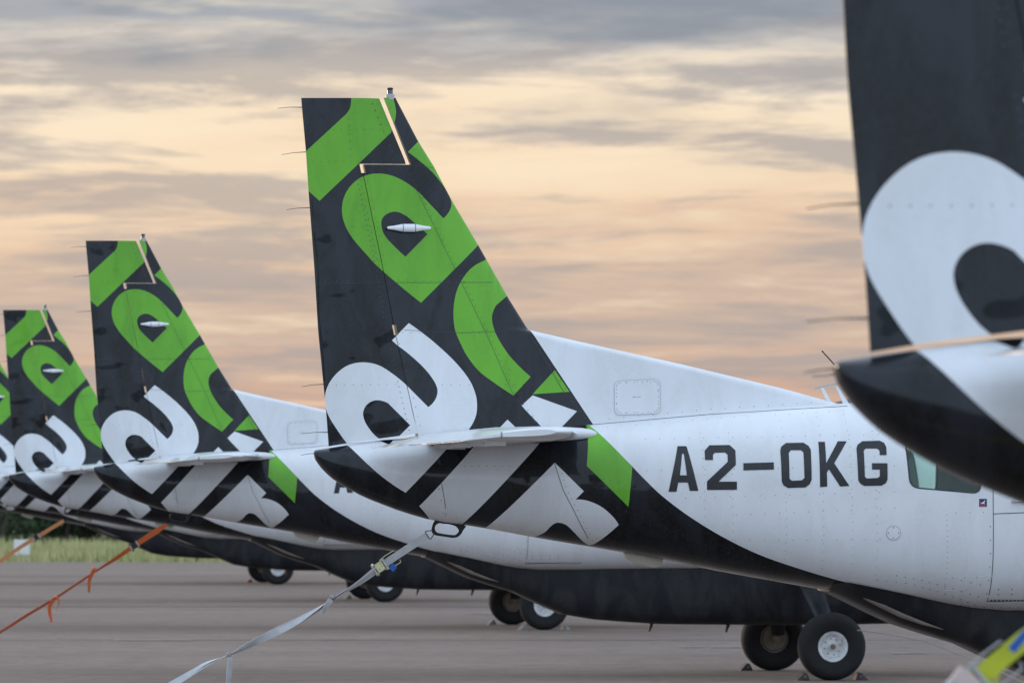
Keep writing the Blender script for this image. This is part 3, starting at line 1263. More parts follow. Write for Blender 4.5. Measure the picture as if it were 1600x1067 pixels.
    a, m_, b = PP(1273, 607), PP(1290, 602), PP(1312, 597.5)
    mb.tube([(a[0], 0, a[1]), (m_[0], 0, m_[1]), (b[0], 0, b[1])], 0.006, 6)
    mb.build('antenna_rod', [GREYP], T)

    # tie-down ring under the tail: a dark bow of flat bar
    mb = MB()
    Oc = [(679, 813), (674.3, 825, 1), (676, 833, 1), (683, 836.5), (700, 839), (712, 839.5, 1), (718.5, 836, 1), (723, 829), (728.5, 821.5), (715, 816)]
    Ic = [(679.5, 823, 1), (684.5, 817.5, 1), (692, 818), (710, 821, 1), (716.6, 828, 1), (713, 834.5, 1), (708, 835.5), (684, 832, 1), (680.5, 829, 1)]
    o2, i2 = hermite(Oc, 4), hermite(Ic, 4)
    for s0, s1 in ((-0.006, 0.006),):
        oo = [PP(*p) for p in o2]
        ii = [PP(*p) for p in i2]
        allp = oo + ii
        tr = tessellate_polygon([[Vector((*p, 0)) for p in oo], [Vector((*p, 0)) for p in ii]])
        n = len(allp)
        vs = [Vector((p[0], s0, p[1])) for p in allp] + [Vector((p[0], s1, p[1])) for p in allp]
        fs = [t for t in tr] + [tuple(i + n for i in t)[::-1] for t in tr]
        for base, k in ((0, len(oo)), (len(oo), len(ii))):
            for i in range(k):
                a, b = base + i, base + (i + 1) % k
                fs.append((a, b, b + n, a + n))
        mb.add(vs, fs)
    mb.build('tie_down_ring', [BLACKM], T)

    # marker antenna (cream) under the body
    mb = MB()
    q = [PP(x, y) for x, y in ((973, 862), (1036, 872), (1033, 882), (1026, 886.5), (1016, 886), (985, 876), (977, 871))]
    mb.prism(q, (0, 0.05, 0), (0, -0.025, 0), (1, 0, 0), (0, 0, 1))
    mb.build('belly_antenna', [CREAM], T, bevel=0.006, smooth=True)

    # registration
    reg = {
        'A': ([(322, 640), (350, 640), (356, 608), (390, 608), (396, 637), (426, 637), (388, 482), (357, 482)], [[(362, 583), (386, 583), (377, 508), (371, 508)]]),
        '2': ([(450, 530), (450, 498), (468, 479), (538, 478), (557, 497), (557, 547), (496, 605), (560, 605), (560, 633), (456, 634), (456, 604), (529, 536), (529, 512), (521, 504), (485, 505), (478, 512), (478, 530)], []),
        '-': ([(583, 541), (689, 538), (689, 563), (583, 566)], []),
        'O': ([(713, 497), (717, 484), (735, 471), (795, 470), (812, 481), (819, 494), (820, 598), (813, 614), (798, 625), (738, 627), (722, 618), (716, 605)], [[(742, 505), (750, 496), (785, 496), (793, 503), (795, 592), (786, 600), (751, 602), (743, 595)]]),
        'K': ([(847, 467), (870, 467), (871, 541), (915, 465), (946, 465), (899, 541), (951, 620), (919, 622), (880, 562), (873, 573), (874, 622), (849, 624)], []),
        'G': ([(978, 490), (983, 477), (1000, 465), (1060, 463), (1075, 470), (1082, 485), (1082, 513), (1058, 513), (1058, 497), (1050, 490), (1010, 490), (1003, 498), (1005, 588), (1012, 594), (1050, 592), (1057, 586), (1057, 563), (1030, 563), (1030, 541), (1084, 541), (1084, 597), (1078, 610), (1063, 619), (1003, 620), (989, 612), (982, 600)], []),
    }
    for ch, (o_, hs) in reg.items():
        decal('registration_letter', r3(o_), [r3(h) for h in hs], LETTER, T, off=0.003, step=0.04)

    # sticker near the door: dark blue square, little white plane, red line
    x0, y0 = 1530.5, 779
    sk_o = decal('sticker', [(x0, y0), (x0 + 12, y0), (x0 + 12, y0 + 12.5), (x0, y0 + 12.5)], [], STICKER_BLUE, T, off=0.0016)
    decal('sticker_print', [(x0 + 2, y0 + 8), (x0 + 6, y0 + 5), (x0 + 10, y0 + 1.5), (x0 + 8, y0 + 6), (x0 + 9, y0 + 8.5), (x0 + 6, y0 + 7.5)], [], SEALANT, sk_o, off=0.0028)
    decal('sticker_print', [(x0 + 1.5, y0 + 4), (x0 + 4.5, y0 + 6), (x0 + 3, y0 + 8.6), (x0 + 2, y0 + 8.4)], [], STICKER_RED, sk_o, off=0.0026)
    decal('sticker_print', [(x0 + 1.5, y0 + 10), (x0 + 10.5, y0 + 10), (x0 + 10.5, y0 + 11.5), (x0 + 1.5, y0 + 11.5)], [], STICKER_RED, sk_o, off=0.0026)

    FC = lambda x, y: PP(x, y, -0.06)
    # dorsal access panel
    outer = rrect([(959.5, 595), (1031, 592), (1031.5, 646), (960, 648.5)], 9)
    ap = decal('access_panel', outer, [], WHITE, T, off=0.004, conv=FC, bvhs=(FIN_BVH,))
    mb = MB()
    seam(mb, outer, 0.003, 0.0052, 0.05, FC, True, (FIN_BVH,))
    mb.build('panel_joint', [JOINT], ap)
    mb = MB()
    inner = rrect([(962.5, 598), (1028, 595), (1028.5, 643), (963, 645.5)], 8)
    q = inner + [inner[0]]
    rivets(mb, q[::1], 0.055, 0.0060, FC, 0.007, bvhs=(FIN_BVH,))
    for xx in (977, 990, 1003, 1016):
        rivets(mb, [(xx, 597.5), (xx + 1.2, 597.5)], 0.05, 0.0062, FC, 0.007, bvhs=(FIN_BVH,))
        rivets(mb, [(xx, 644.5), (xx + 1.2, 644.5)], 0.05, 0.0062, FC, 0.007, bvhs=(FIN_BVH,))
    for yy in (609, 620, 631):
        rivets(mb, [(962, yy), (963.2, yy)], 0.05, 0.0062, FC, 0.007, bvhs=(FIN_BVH,))
        rivets(mb, [(1028, yy), (1029.2, yy)], 0.05, 0.0062, FC, 0.007, bvhs=(FIN_BVH,))
    mb.build('screws', [SEAM], ap)['kind'] = 'stuff'
    # the tiny NO STEP like print on the panel is only a grey line of marks at this size
    mb = MB()
    seam(mb, [(988, 620.5), (993, 620.2)], 0.006, 0.0055, 0.01, FC, False, (FIN_BVH,))
    seam(mb, [(994.5, 620.2), (1001, 619.8)], 0.004, 0.0055, 0.01, FC, False, (FIN_BVH,))
    mb.build('panel_print', [GREYP], ap)['kind'] = 'stuff'
    # round inspection plate
    cir = [(1397 + 11 * math.cos(a * math.pi / 12), 832 + 11 * math.sin(a * math.pi / 12)) for a in range(24)]
    ip = decal('inspection_plate', cir, [], WHITE, T, off=0.003)
    mb = MB()
    seam(mb, cir, 0.0035, 0.0042, 0.02, close=True)
    mb.build('panel_joint', [GREYP], ip)
    mb = MB()
    for dx_, dy_ in ((0, -8), (8, 0), (0, 8), (-8, 0)):
        rivets(mb, [(1396.5 + dx_, 832 + dy_), (1397.5 + dx_, 832 + dy_)], 0.05, 0.0075, h=0.006)
    mb.build('screws', [SEAM], ip)['kind'] = 'stuff'

    # skin joints
    mb = MB()
    seam(mb, [(1552, 742), (1554, 940)], 0.0045)                                   # door rear edge
    seam(mb, [(1552.5, 802.5), (1640, 799)], 0.005)
    seam(mb, [(1554, 940), (1640, 938)], 0.004)
    seam(mb, [(867, 724), (880, 765), (910, 820), (931, 851)], 0.0035)
    seam(mb, [(690, 755), (697, 790), (702, 818)], 0.0035)
    seam(mb, [(826, 520), (850, 560), (880, 612), (915, 655)], 0.0035, conv=FC, bvhs=(FIN_BVH,))
    for pts in ([(632.5, 258), (759, 520), (801.8, 618), (838, 664)], [(604, 441.5), (705, 441.5), (784, 441)],
                [(618, 515), (720, 520), (822, 516)], [(641, 258), (678, 262)]):
        seam(mb, pts, 0.0022, conv=FC, bvhs=(FIN_BVH,))
    for pts in ([(494, 443), (600, 441)],):
        seam(mb, pts, 0.0022, conv=FC, bvhs=(RUD_BVH,))
    seam(mb, [(930, 663), (1125, 646), (1340, 633)], 0.0025, 0.0015)
    sj = mb.build('skin_joint', [SEAM], T)
    sj['kind'] = 'stuff'
    mb = MB()
    seam(mb, [(1482, 922), (1500, 922), (1518, 918), (1531, 910), (1541, 900), (1546, 899), (1553, 899)], 0.007, 0.002, 0.02)
    mb.build('sealant_bead', [SEALANT], T)
    mb = MB()
    seam(mb, [(1556, 942), (1660, 940.5)], 0.007, 0.004)
    hg = mb.build('door_hinge', [SEALANT], T)
    mb = MB()
    for k in range(22):
        x = 1558 + k * 6
        seam(mb, [(x, 937.6), (x + 3.2, 937.6)], 0.008, 0.005, 0.02)
    mb.build('hinge_knuckles', [SEAM], hg)['kind'] = 'stuff'
    # passenger door handle
    mb = MB()
    p0, p1 = on_side(*body_uz(1583, 783.5), 0.03), on_side(*body_uz(1622, 782.5), 0.03)
    mb.tube([p0 + Vector((0, 0.03, 0)), p0 + Vector((0.01, 0, 0)), p1, p1 + Vector((0, 0.03, 0))], 0.009, 8)
    mb.build('door_handle', [METAL], T, smooth=True)

    # rivet lines (too many and too small to be picked apart one by one)
    mb = MB()
    B = body_uz
    # stringer rows on the white side
    for y0_, y1_ in [(686, 678), (735, 728), (778, 768), (805, 793), (845, 842)]:
        rivets(mb, [(1000 if y0_ < 740 else 1060 if y0_ < 800 else 1140, y0_), (1410, y1_)], 0.095, 0.0030)
    rivets(mb, [(945, 668), (1125, 653), (1340, 640)], 0.09, 0.0030)
    rivets(mb, [(1240, 905), (1330, 912)], 0.05, 0.0035)
    rivets(mb, [(1480, 800), (1484, 925)], 0.035, 0.0032)
    rivets(mb, [(1548, 812), (1550, 938)], 0.085, 0.0045)
    rivets(mb, [(1484, 801), (1548, 800)], 0.07, 0.0032)
    rivets(mb, [(1484, 903), (1540, 902)], 0.08, 0.0035)
    rivets(mb, [(1370, 905), (1430, 912), (1480, 926), (1545, 948)], 0.055, 0.0045)
    rivets(mb, [(1400, 898), (1440, 905), (1490, 918), (1545, 934)], 0.055, 0.0045)
    rivets(mb, [(1500, 905), (1545, 915)], 0.06, 0.0045)
    rivets(mb, [(1556, 921), (1640, 919)], 0.08, 0.0055)
    rivets(mb, [(1558, 929), (1640, 927)], 0.08, 0.0055)
    rivets(mb, [(1500, 945), (1560, 950), (1640, 950)], 0.05, 0.0045)
    for x0_, x1_, ya, yb in [(1098, 1104, 670, 840), (1142, 1148, 670, 862), (1226, 1231, 650, 880), (1284, 1290, 645, 895), (1328, 1336, 640, 900), (1366, 1374, 640, 905)]:
        rivets(mb, [(x0_, ya), (x1_, yb)], 0.055, 0.0028)
    # dark tail cone
    rivets(mb, [(720, 728), (850, 728), (900, 735), (985, 760)], 0.05, 0.0032)
    rivets(mb, [(960, 790), (1100, 850), (1200, 880)], 0.055, 0.003)
    rivets(mb, [(762, 835), (930, 864), (1125, 898), (1300, 927)], 0.045, 0.0038)
    rivets(mb, [(874, 724), (886, 765), (916, 820), (934, 848)], 0.045, 0.0035)
    rivets(mb, [(684, 755), (692, 790), (698, 812)], 0.06, 0.004)
    rivets(mb, [(690, 805), (760, 815), (880, 840)], 0.07, 0.003)
    # fin
    kw = dict(conv=FC, bvhs=(FIN_BVH,))
    rivets(mb, [(636, 258), (763, 520), (806, 618), (842, 664)], 0.045, 0.0036, **kw)
    rivets(mb, [(622, 520), (822, 521)], 0.055, 0.003, **kw)
    rivets(mb, [(604, 437), (745, 441), (785, 441)], 0.055, 0.003, **kw)
    rivets(mb, [(655, 602), (880, 600)], 0.06, 0.003, **kw)
    rivets(mb, [(574, 275), (604, 420), (622, 510)], 0.06, 0.003, **kw)
    rivets(mb, [(622, 530), (640, 600), (657, 672)], 0.06, 0.003, **kw)
    rivets(mb, [(832, 530), (870, 588), (905, 640)], 0.06, 0.004, **kw)
    rivets(mb, [(940, 655), (1100, 640), (1280, 628)], 0.09, 0.003, **kw)
    kr = dict(conv=FC, bvhs=(RUD_BVH,))
    rivets(mb, [(580, 157), (616, 243)], 0.05, 0.0052, **kr)
    rivets(mb, [(545, 180), (549, 250)], 0.045, 0.0038, **kr)
    rivets(mb, [(480, 203), (600, 202)], 0.05, 0.0030, **kr)
    rivets(mb, [(485, 252.5), (625, 251.5)], 0.05, 0.0030, **kr)
    rivets(mb, [(558, 276), (588, 420), (600, 500)], 0.035, 0.0042, **kr)
    rivets(mb, [(562, 276), (593, 420), (604, 500)], 0.045, 0.0036, **kr)
    rivets(mb, [(606, 525), (622, 600), (640, 676)], 0.035, 0.0038, **kr)
    rivets(mb, [(497, 440), (592, 437)], 0.035, 0.0038, **kr)
    rivets(mb, [(490, 357), (575, 354)], 0.055, 0.003, **kr)
    rivets(mb, [(507, 602), (625, 600)], 0.055, 0.003, **kr)
    rv = mb.build('rivet_rows', [RIVET], T)
    rv['kind'] = 'stuff'
    # bright screws along the LE of the rudder horn cap
    # windows
    for s in (-1, 1):
        for w in windows:
            c = (sum(p[0] for p in w) / len(w), sum(p[1] for p in w) / len(w))
            V, F = [], []
            ring = [(c[0] + (p[0] - c[0]) * 1.0, c[1] + (p[1] - c[1]) * 1.0) for p in w]
            pts = []
            for (x, z) in ring + [c]:
                p = on_side(x, z, -0.004, (FUS_BVH,))
                pts.append(Vector((p.x, p.y * (-s), p.z)))
            n = len(ring)
            mb = MB()
            mb.add(pts, [(i, (i + 1) % n, n) for i in range(n)])
            fr = MB()
            for i in range(n):
                x0_, z0_ = ring[i]
                x1_, z1_ = ring[(i + 1) % n]
                a0, a1 = on_side(x0_, z0_, 0.0022, (FUS_BVH,)), on_side(x1_, z1_, 0.0022, (FUS_BVH,))
                def outp(x, z, k):
                    d = Vector((x - c[0], z - c[1])).normalized() * k
                    return on_side(x + d.x, z + d.y, 0.0022, (FUS_BVH,))
                b0, b1 = outp(x0_, z0_, -0.012), outp(x1_, z1_, -0.012)
                i0, i1 = a0 + Vector((0, 0.03, 0)), a1 + Vector((0, 0.03, 0))
                j0, j1 = b0 + Vector((0, 0.03, 0)), b1 + Vector((0, 0.03, 0))
                fr.add([Vector((q.x, q.y * -s, q.z)) for q in (a0, a1, b1, b0, i0, i1, j1, j0)], [(0, 1, 2, 3), (0, 4, 5, 1), (3, 2, 6, 7), (4, 7, 6, 5)])
            wf = fr.build('window', [SEAM], T)
            mb.build('pane', [glass], wf, smooth=True)
    # windscreen
    mb = MB()
    mb.add([(9.10, -0.66, 2.50), (9.10, 0.66, 2.50), (9.82, 0.60, 2.19), (9.82, -0.60, 2.19)], [(0, 1, 2, 3)])
    mb.v = [v + Vector((0.03, 0, 0.035)) for v in mb.v]
    mb.build('windscreen', [LAMP_GLASS], T)
    # seats seen through the windows
    for u in (5.05, 5.9, 6.8, 7.7):
        for v in (-0.42, 0.42):
            mb = MB()
            mb.box((u, v, 1.55), (0.42, 0.42, 0.12))
            mb.box((u - 0.2, v, 1.87), (0.10, 0.42, 0.62))
            mb.box((u - 0.2, v, 2.22), (0.09, 0.26, 0.14))
            mb.build('cabin_seat', [SEATM], T, bevel=0.03, smooth=True)
    mb = MB()
    mb.box((7.0, 0, 1.42), (4.2, 1.36, 0.03))
    mb.build('cabin_floor', [LINER], T)

    # cargo pod
    PB = smooth_tab([(3.52, PP(1300, 924, -0.3)[1]), (3.72, PP(1340, 946, -0.3)[1]), (4.02, PP(1412, 978, -0.35)[1]), (4.45, PP(1500, 1008, -0.4)[1]), (5.0, 0.66), (5.6, 0.585), (6.2, 0.555), (8.6, 0.56), (9.4, 0.62), (10.2, 0.80), (10.9, 1.06), (11.1, 1.18)], 3)
    PW = smooth_tab([(3.50, 0.25), (3.8, 0.40), (4.4, 0.56), (5.2, 0.66), (6.2, 0.70), (8.8, 0.70), (9.8, 0.58), (10.8, 0.36), (11.1, 0.2)], 3)
    pus = sorted(set([3.50, 3.55, 3.6, 3.7, 3.85, 4.0, 4.2, 4.45, 4.7, 5.0, 5.3, 5.6, 6.0, 6.5, 7, 7.5, 8, 8.5, 8.8, 9.2, 9.6, 10, 10.4, 10.8, 11.05]))
    V, F = [], []
    PTE = [(body_uz(x, y)) for x, y in ((1290, 914), (1331, 909.5), (1412, 925.5), (1497, 944.5), (1550, 953), (1600, 956))]
    PTE = [(3.40, PTE[0][1] - 0.005)] + PTE[1:] + [(6.0, 1.155), (9.4, 1.17), (10.3, 1.24), (11.1, 1.32)]
    prof = [(1.004, 0.0), (1.0, -0.12), (0.985, -0.40), (0.955, -0.62), (0.90, -0.80), (0.80, -0.93), (0.62, -1.0), (0.0, -1.0)]
    prof = [(-a, b) for a, b in prof] + prof[::-1][1:]
    m = len(prof)

    def pod_w(u):
        p = on_side(u, interp(PTE, u), 0, (FUS_BVH,))
        return (abs(p.y) if p else 0.4) + 0.010
    for u in pus:
        zb = interp(PB, max(u, 3.5))
        zt = interp(PTE, u)
        w = pod_w(u)
        hgt = max(0.02, zt - zb)
        nar = 1 - 0.30 * max(0, min(1, (4.6 - u) / 1.1))
        for a, b in prof:
            V.append(Vector((u, a * w * (1 + (nar - 1) * min(1, -b * 1.2)), zt + b * hgt)))
    for i in range(len(pus) - 1):
        for k in range(m - 1):
            F.append((i * m + k, i * m + k + 1, (i + 1) * m + k + 1, (i + 1) * m + k))
        F.append((i * m + m - 1, i * m, (i + 1) * m, (i + 1) * m + m - 1))
    F.append(tuple(range(m)))
    F.append(tuple((len(pus) - 1) * m + k for k in range(m)))
    mb = MB()
    mb.add(V, F)
    pod = mb.build('cargo_pod', [POD], T, smooth=True, autosmooth=50)
    # edge strip curving down the tail of the pod on both sides
    for s in (-1, 1):
        mb = MB()
        pp = []
        for u in (3.62, 3.72, 3.84, 3.98, 4.12, 4.26):
            zb, zt, w = interp(PB, u), interp(PTE, u), pod_w(u)
            nar = 1 - 0.30 * max(0, min(1, (4.6 - u) / 1.1))
            pp.append((u, s * w * nar * 0.985, zb + 0.05 + 0.02 * (4.3 - u)))
        mb.tube(pp, [0.010, 0.020, 0.024, 0.024, 0.016, 0.004], 8, flat=0.8)
        mb.build('edge_strip', [BELLY], pod, smooth=True)
    for u, v in ((6.75, -0.3), (6.0, 0.2)):
        mb = MB()
        mb.tube([(u, v, 0.57), (u - 0.03, v, 0.47)], [0.022, 0.010], 8)
        mb.build('drain_mast', [BLACKM], pod)

    # wings
    for s in (-1, 1):
        secs = [((8.72, s * 0.3, 2.66), (6.80, s * 0.3, 2.60), 0.30), ((8.70, s * 3.6, 2.82), (6.85, s * 3.6, 2.76), 0.27), ((8.46, s * 7.6, 3.03), (7.25, s * 7.6, 2.99), 0.16), ((8.30, s * 7.93, 3.05), (7.35, s * 7.93, 3.03), 0.05)]
        V, F = foil(secs)
        mb = MB()
        mb.add(V, F)
        wg = mb.build('wing', [WHITE], T, smooth=True, autosmooth=50)
        for v in (1.6, 3.3, 5.2):
            mb = MB()
            mb.tube([(7.5, s * v, 2.66), (6.95, s * v, 2.62), (6.62, s * v, 2.64)], [0.05, 0.06, 0.012], 10)
            mb.build('flap_fairing', [WHITE], wg, smooth=True)
        mb = MB()
        mb.tube([(7.75, s * 0.74, 1.22), (7.85, s * 3.55, 2.72)], [0.085, 0.075], 12, flat=0.38)
        mb.build('wing_strut', [WHITE], T, smooth=True)

    # main gear
    for s in (-1, 1):
        ax = Vector((7.595, s * 1.70, 0.352))
        mb = MB()
        mb.tube([(7.50, s * 0.45, 1.10), (7.52, s * 0.95, 0.98), (7.58, s * 1.35, 0.66), (7.62, s * 1.50, 0.40)], [0.150, 0.130, 0.095, 0.07], 12, flat=0.3)
        leg = mb.build('gear_leg', [POD], T, smooth=True)
        mb = MB()
        mb.tube([ax - Vector((0, s * 0.24, 0)), ax + Vector((0, s * 0.06, 0))], 0.035, 12)
        mb.build('axle', [BRAKE], leg, smooth=True)
        hub = bpy.data.objects.new('main_wheel', None)
        COL.objects.link(hub)
        hub.parent = T
        hub.location = ax
        mb = MB()
        tw = 0.135
        prof = [(0.150, -tw * 0.56), (0.185, -tw * 0.78), (0.26, -tw), (0.305, -tw * 0.97), (0.335, -tw * 0.75), (0.353, -tw * 0.40), (0.357, 0), (0.353, tw * 0.40), (0.335, tw * 0.75), (0.305, tw * 0.97), (0.26, tw), (0.185, tw * 0.78), (0.150, tw * 0.56)]
        mb.lathe(prof, 48, caps=False)
        mb.build('tyre', [RUBBER], hub, smooth=True, autosmooth=60)
        mb = MB()
        o_ = s
        prof = [(0.001, o_ * 0.075), (0.036, o_ * 0.07), (0.038, o_ * 0.045), (0.060, o_ * 0.035), (0.104, o_ * 0.045), (0.126, o_ * 0.075), (0.140, o_ * 0.084), (0.158, o_ * 0.090), (0.162, o_ * 0.06), (0.162, -o_ * 0.06), (0.152, -o_ * 0.085), (0.12, -o_ * 0.02), (0.001, -o_ * 0.02)]
        mb.lathe(prof, 40)
        rim = mb.build('rim', [RIM], hub, smooth=True, autosmooth=40)
        mb = MB()
        for k in range(8):
            a = k * math.pi / 4 + 0.2
            p = Vector((math.cos(a) * 0.084, 0, math.sin(a) * 0.084))
            mb.tube([p + Vector((0, o_ * 0.030, 0)), p + Vector((0, o_ * 0.052, 0))], 0.007, 6)
            a += 0.39
            p = Vector((math.cos(a) * 0.120, 0, math.sin(a) * 0.120))
            mb.tube([p + Vector((0, o_ * 0.050, 0)), p + Vector((0, o_ * 0.072, 0))], 0.005, 6)
        mb.tube([(0, o_ * 0.076, 0), (0, o_ * 0.088, 0)], 0.028, 14)
        mb.build('wheel_bolts', [BRAKE], rim)['kind'] = 'stuff'
        mb = MB()
        mb.lathe([(0.05, -s * 0.10), (0.13, -s * 0.10), (0.14, -s * 0.08), (0.14, -s * 0.055), (0.05, -s * 0.055)], 28)
        mb.box((0.05, -s * 0.12, 0.09), (0.10, 0.06, 0.10))
        mb.build('brake_disc', [BRAKE], hub, smooth=True)
    # nose gear
    hub = bpy.data.objects.new('nose_wheel', None)
    COL.objects.link(hub)
    hub.parent = T
    hub.location = (11.45, 0, 0.29)
    mb = MB()
    mb.lathe([(0.14, -0.07), (0.2, -0.10), (0.26, -0.09), (0.29, -0.04), (0.295, 0), (0.29, 0.04), (0.26, 0.09), (0.2, 0.10), (0.14, 0.07)], 36, caps=False)
    mb.build('tyre', [RUBBER], hub, smooth=True, autosmooth=60)
    mb = MB()
    mb.lathe([(0.001, -0.05), (0.12, -0.05), (0.145, -0.075), (0.145, 0.075), (0.12, 0.05), (0.001, 0.05)], 30)
    mb.build('rim', [RIM], hub, smooth=True, autosmooth=40)
    mb = MB()
    mb.tube([(11.35, 0, 1.4), (11.42, 0, 0.72)], 0.045, 12)
    for s in (-1, 1):
        mb.tube([(11.42, s * 0.02, 0.72), (11.43, s * 0.135, 0.66), (11.45, s * 0.135, 0.29)], 0.025, 8)
    mb.build('nose_strut', [METAL], T, smooth=True)
    # engine details
    mb = MB()
    mb.tube([(11.7, -0.42, 1.62), (11.5, -0.52, 1.5), (11.2, -0.60, 1.42), (10.95, -0.66, 1.40)], [0.09, 0.12, 0.12, 0.12], 16)
    mb.build('exhaust_stub', [METAL], T, smooth=True)
    mb = MB()
    mb.lathe([(0.24, 0), (0.235, 0.1), (0.20, 0.28), (0.12, 0.44), (0.03, 0.53), (0.001, 0.54)], 28, (12.27, 0, 1.70), 'x')
    pr = mb.build('propeller_spinner', [METAL], T, smooth=True, autosmooth=60)
    for k in range(3):
        a = R(90 + 120 * k)
        d = Vector((0, math.cos(a), math.sin(a)))
        tn = Vector((0, -math.sin(a), math.cos(a)))
        mb = MB()
        V, F = [], []
        stn = [(0.2, 0.06, 60, 0.05), (0.4, 0.11, 48, 0.035), (0.7, 0.15, 36, 0.025), (1.05, 0.14, 28, 0.018), (1.33, 0.07, 24, 0.01)]
        for rr, ch, tw_, tk in stn:
            c = Vector((12.42, 0, 1.70)) + d * rr
            cd = (tn * math.cos(R(tw_)) + Vector((1, 0, 0)) * math.sin(R(tw_)))
            nn = d.cross(cd).normalized()
            for x, y in ((-1, 0), (-0.5, 0.5), (0.3, 0.45), (1, 0), (0.3, -0.45), (-0.5, -0.5)):
                V.append(c + cd * ch * x + nn * tk * y)
        for i in range(len(stn) - 1):
            for q in range(6):
                F.append((i * 6 + q, i * 6 + (q + 1) % 6, i * 6 + 6 + (q + 1) % 6, i * 6 + 6 + q))
        F.append(tuple(range(6)))
        F.append(tuple(24 + q for q in range(6)))
        mb.add(V, F)
        mb.build('propeller_blade', [BLACKM], pr, smooth=True)
    return T


def copy_tree(o, parent=None):
    c = o.copy()
    COL.objects.link(c)
    c.parent = parent
    for ch in list(o.children):
        copy_tree(ch, c)
    return c


# ------------------------------------------------------------------ ground
def ground_sheet(name, x0, x1, y0, y1, z, mat, nx=1, ny=1):
    V, F = [], []
    for j in range(ny + 1):
        for i in range(nx + 1):
            V.append((x0 + (x1 - x0) * i / nx, y0 + (y1 - y0) * j / ny, z))
    for j in range(ny):
        for i in range(nx):
            a = j * (nx + 1) + i
            F.append((a, a + 1, a + nx + 2, a + nx + 1))
    o = link(name, mesh_from(name, V, F, [mat], False))
    o['kind'] = 'structure'
    return o


asp = bpy.data.materials.new('apron_asphalt')
asp.use_nodes = True
n, l = asp.node_tree.nodes, asp.node_tree.links
b = n['Principled BSDF']
t = n.new('ShaderNodeTexCoord')


def noise_layer(scale, map_scale, detail, lo, hi_):
    mp = n.new('ShaderNodeMapping')
    mp.inputs['Scale'].default_value = map_scale
    l.new(t.outputs['Object'], mp.inputs[0])
    x = n.new('ShaderNodeTexNoise')
    x.inputs['Scale'].default_value = scale
    x.inputs['Detail'].default_value = detail
    x.inputs['Roughness'].default_value = 0.6
    l.new(mp.outputs[0], x.inputs['Vector'])
    r = ramp(n, [(lo, (0, 0, 0, 1)), (hi_, (1, 1, 1, 1))])
    l.new(x.outputs[0], r.inputs[0])
    return r.outputs[0]


def nmix(fac, a, bb, amt=1.0):
    mm = n.new('ShaderNodeMath')
    mm.operation = 'MULTIPLY'
    l.new(fac, mm.inputs[0])
    mm.inputs[1].default_value = amt
    mx = n.new('ShaderNodeMix')
    mx.data_type = 'RGBA'
    l.new(mm.outputs[0], mx.inputs[0])
    for i, s in ((6, a), (7, bb)):
        if isinstance(s, tuple):
            mx.inputs[i].default_value = s
        else:
            l.new(s, mx.inputs[i])
    return mx.outputs[2]


c = nmix(noise_layer(0.25, (0.25, 1, 1), 8, 0.35, 0.65), (0.240, 0.180, 0.148, 1), (0.178, 0.134, 0.112, 1))
c = nmix(noise_layer(1.2, (0.2, 1, 1), 6, 0.50, 0.75), c, (0.095, 0.072, 0.060, 1), 0.35)      # old tyre and rain streaks along the row, darkened to imitate shade bands
c = nmix(noise_layer(0.9, (0.3, 1.1, 1), 7, 0.62, 0.74), c, (0.25, 0.22, 0.20, 1), 0.45)         # dusty bleached spots
c = nmix(noise_layer(2.4, (0.8, 1, 1), 8, 0.50, 0.62), c, (0.105, 0.083, 0.072, 1), 0.5)
c = nmix(noise_layer(9, (0.7, 1, 1), 8, 0.52, 0.62), c, (0.09, 0.071, 0.062, 1), 0.55)
c = nmix(noise_layer(3.1, (0.5, 1, 1), 8, 0.56, 0.70), c, (0.30, 0.25, 0.215, 1), 0.4)
c = nmix(noise_layer(0.55, (0.5, 1, 1), 5, 0.66, 0.73), c, (0.045, 0.038, 0.036, 1), 0.7)        # oil drips
c = nmix(noise_layer(55, (1, 1, 1), 3, 0.4, 0.75), c, (0.30, 0.26, 0.22, 1), 0.45)               # stone chips
l.new(c, b.inputs['Base Color'])
b.inputs['Roughness'].default_value = 0.88
b.inputs['Specular IOR Level'].default_value = 0.25
bp = n.new('ShaderNodeBump')
bp.inputs['Strength'].default_value = 0.6
bp.inputs['Distance'].default_value = 0.006
xn = n.new('ShaderNodeTexNoise')
xn.inputs['Scale'].default_value = 70
l.new(t.outputs['Object'], xn.inputs['Vector'])
l.new(xn.outputs[0], bp.inputs['Height'])
l.new(bp.outputs[0], b.inputs['Normal'])

savanna = principled('dry_soil', (0.22, 0.19, 0.10), 0.95, noise=(0.15, 0.8, (0.11, 0.13, 0.05)))
ground_sheet('ground', -6000, 6000, -300, 9000, -0.06, savanna)
ground_sheet('apron', -260, 260, -60, 166, 0.0, asp)
tar = principled('joint_tar', (0.025, 0.024, 0.024), 0.8, noise=(2, 0.5, (0.06, 0.055, 0.05)))


def wavy_strip(name, y, x0, x1, w, z, mat, amp=0.05, step=2.0):
    V, F = [], []
    k = int((x1 - x0) / step)
    for i in range(k + 1):
        x = x0 + (x1 - x0) * i / k
        yy = y + random.uniform(-amp, amp)
        ww = w * random.uniform(0.6, 1.25)
        V += [(x, yy - ww / 2, z), (x, yy + ww / 2, z)]
    for i in range(k):
        F.append((2 * i, 2 * i + 2, 2 * i + 3, 2 * i + 1))
    o = link(name, mesh_from(name, V, F, [mat], False))
    o['kind'] = 'structure'
    return o


for yy, ww in ((76.0, 0.12), (99, 0.22), (136, 0.4)):  # tar joints, widened to imitate soft bands of shade
    wavy_strip('joint_shade_band', yy, -120, 120, ww, 0.004, tar, 0.04)

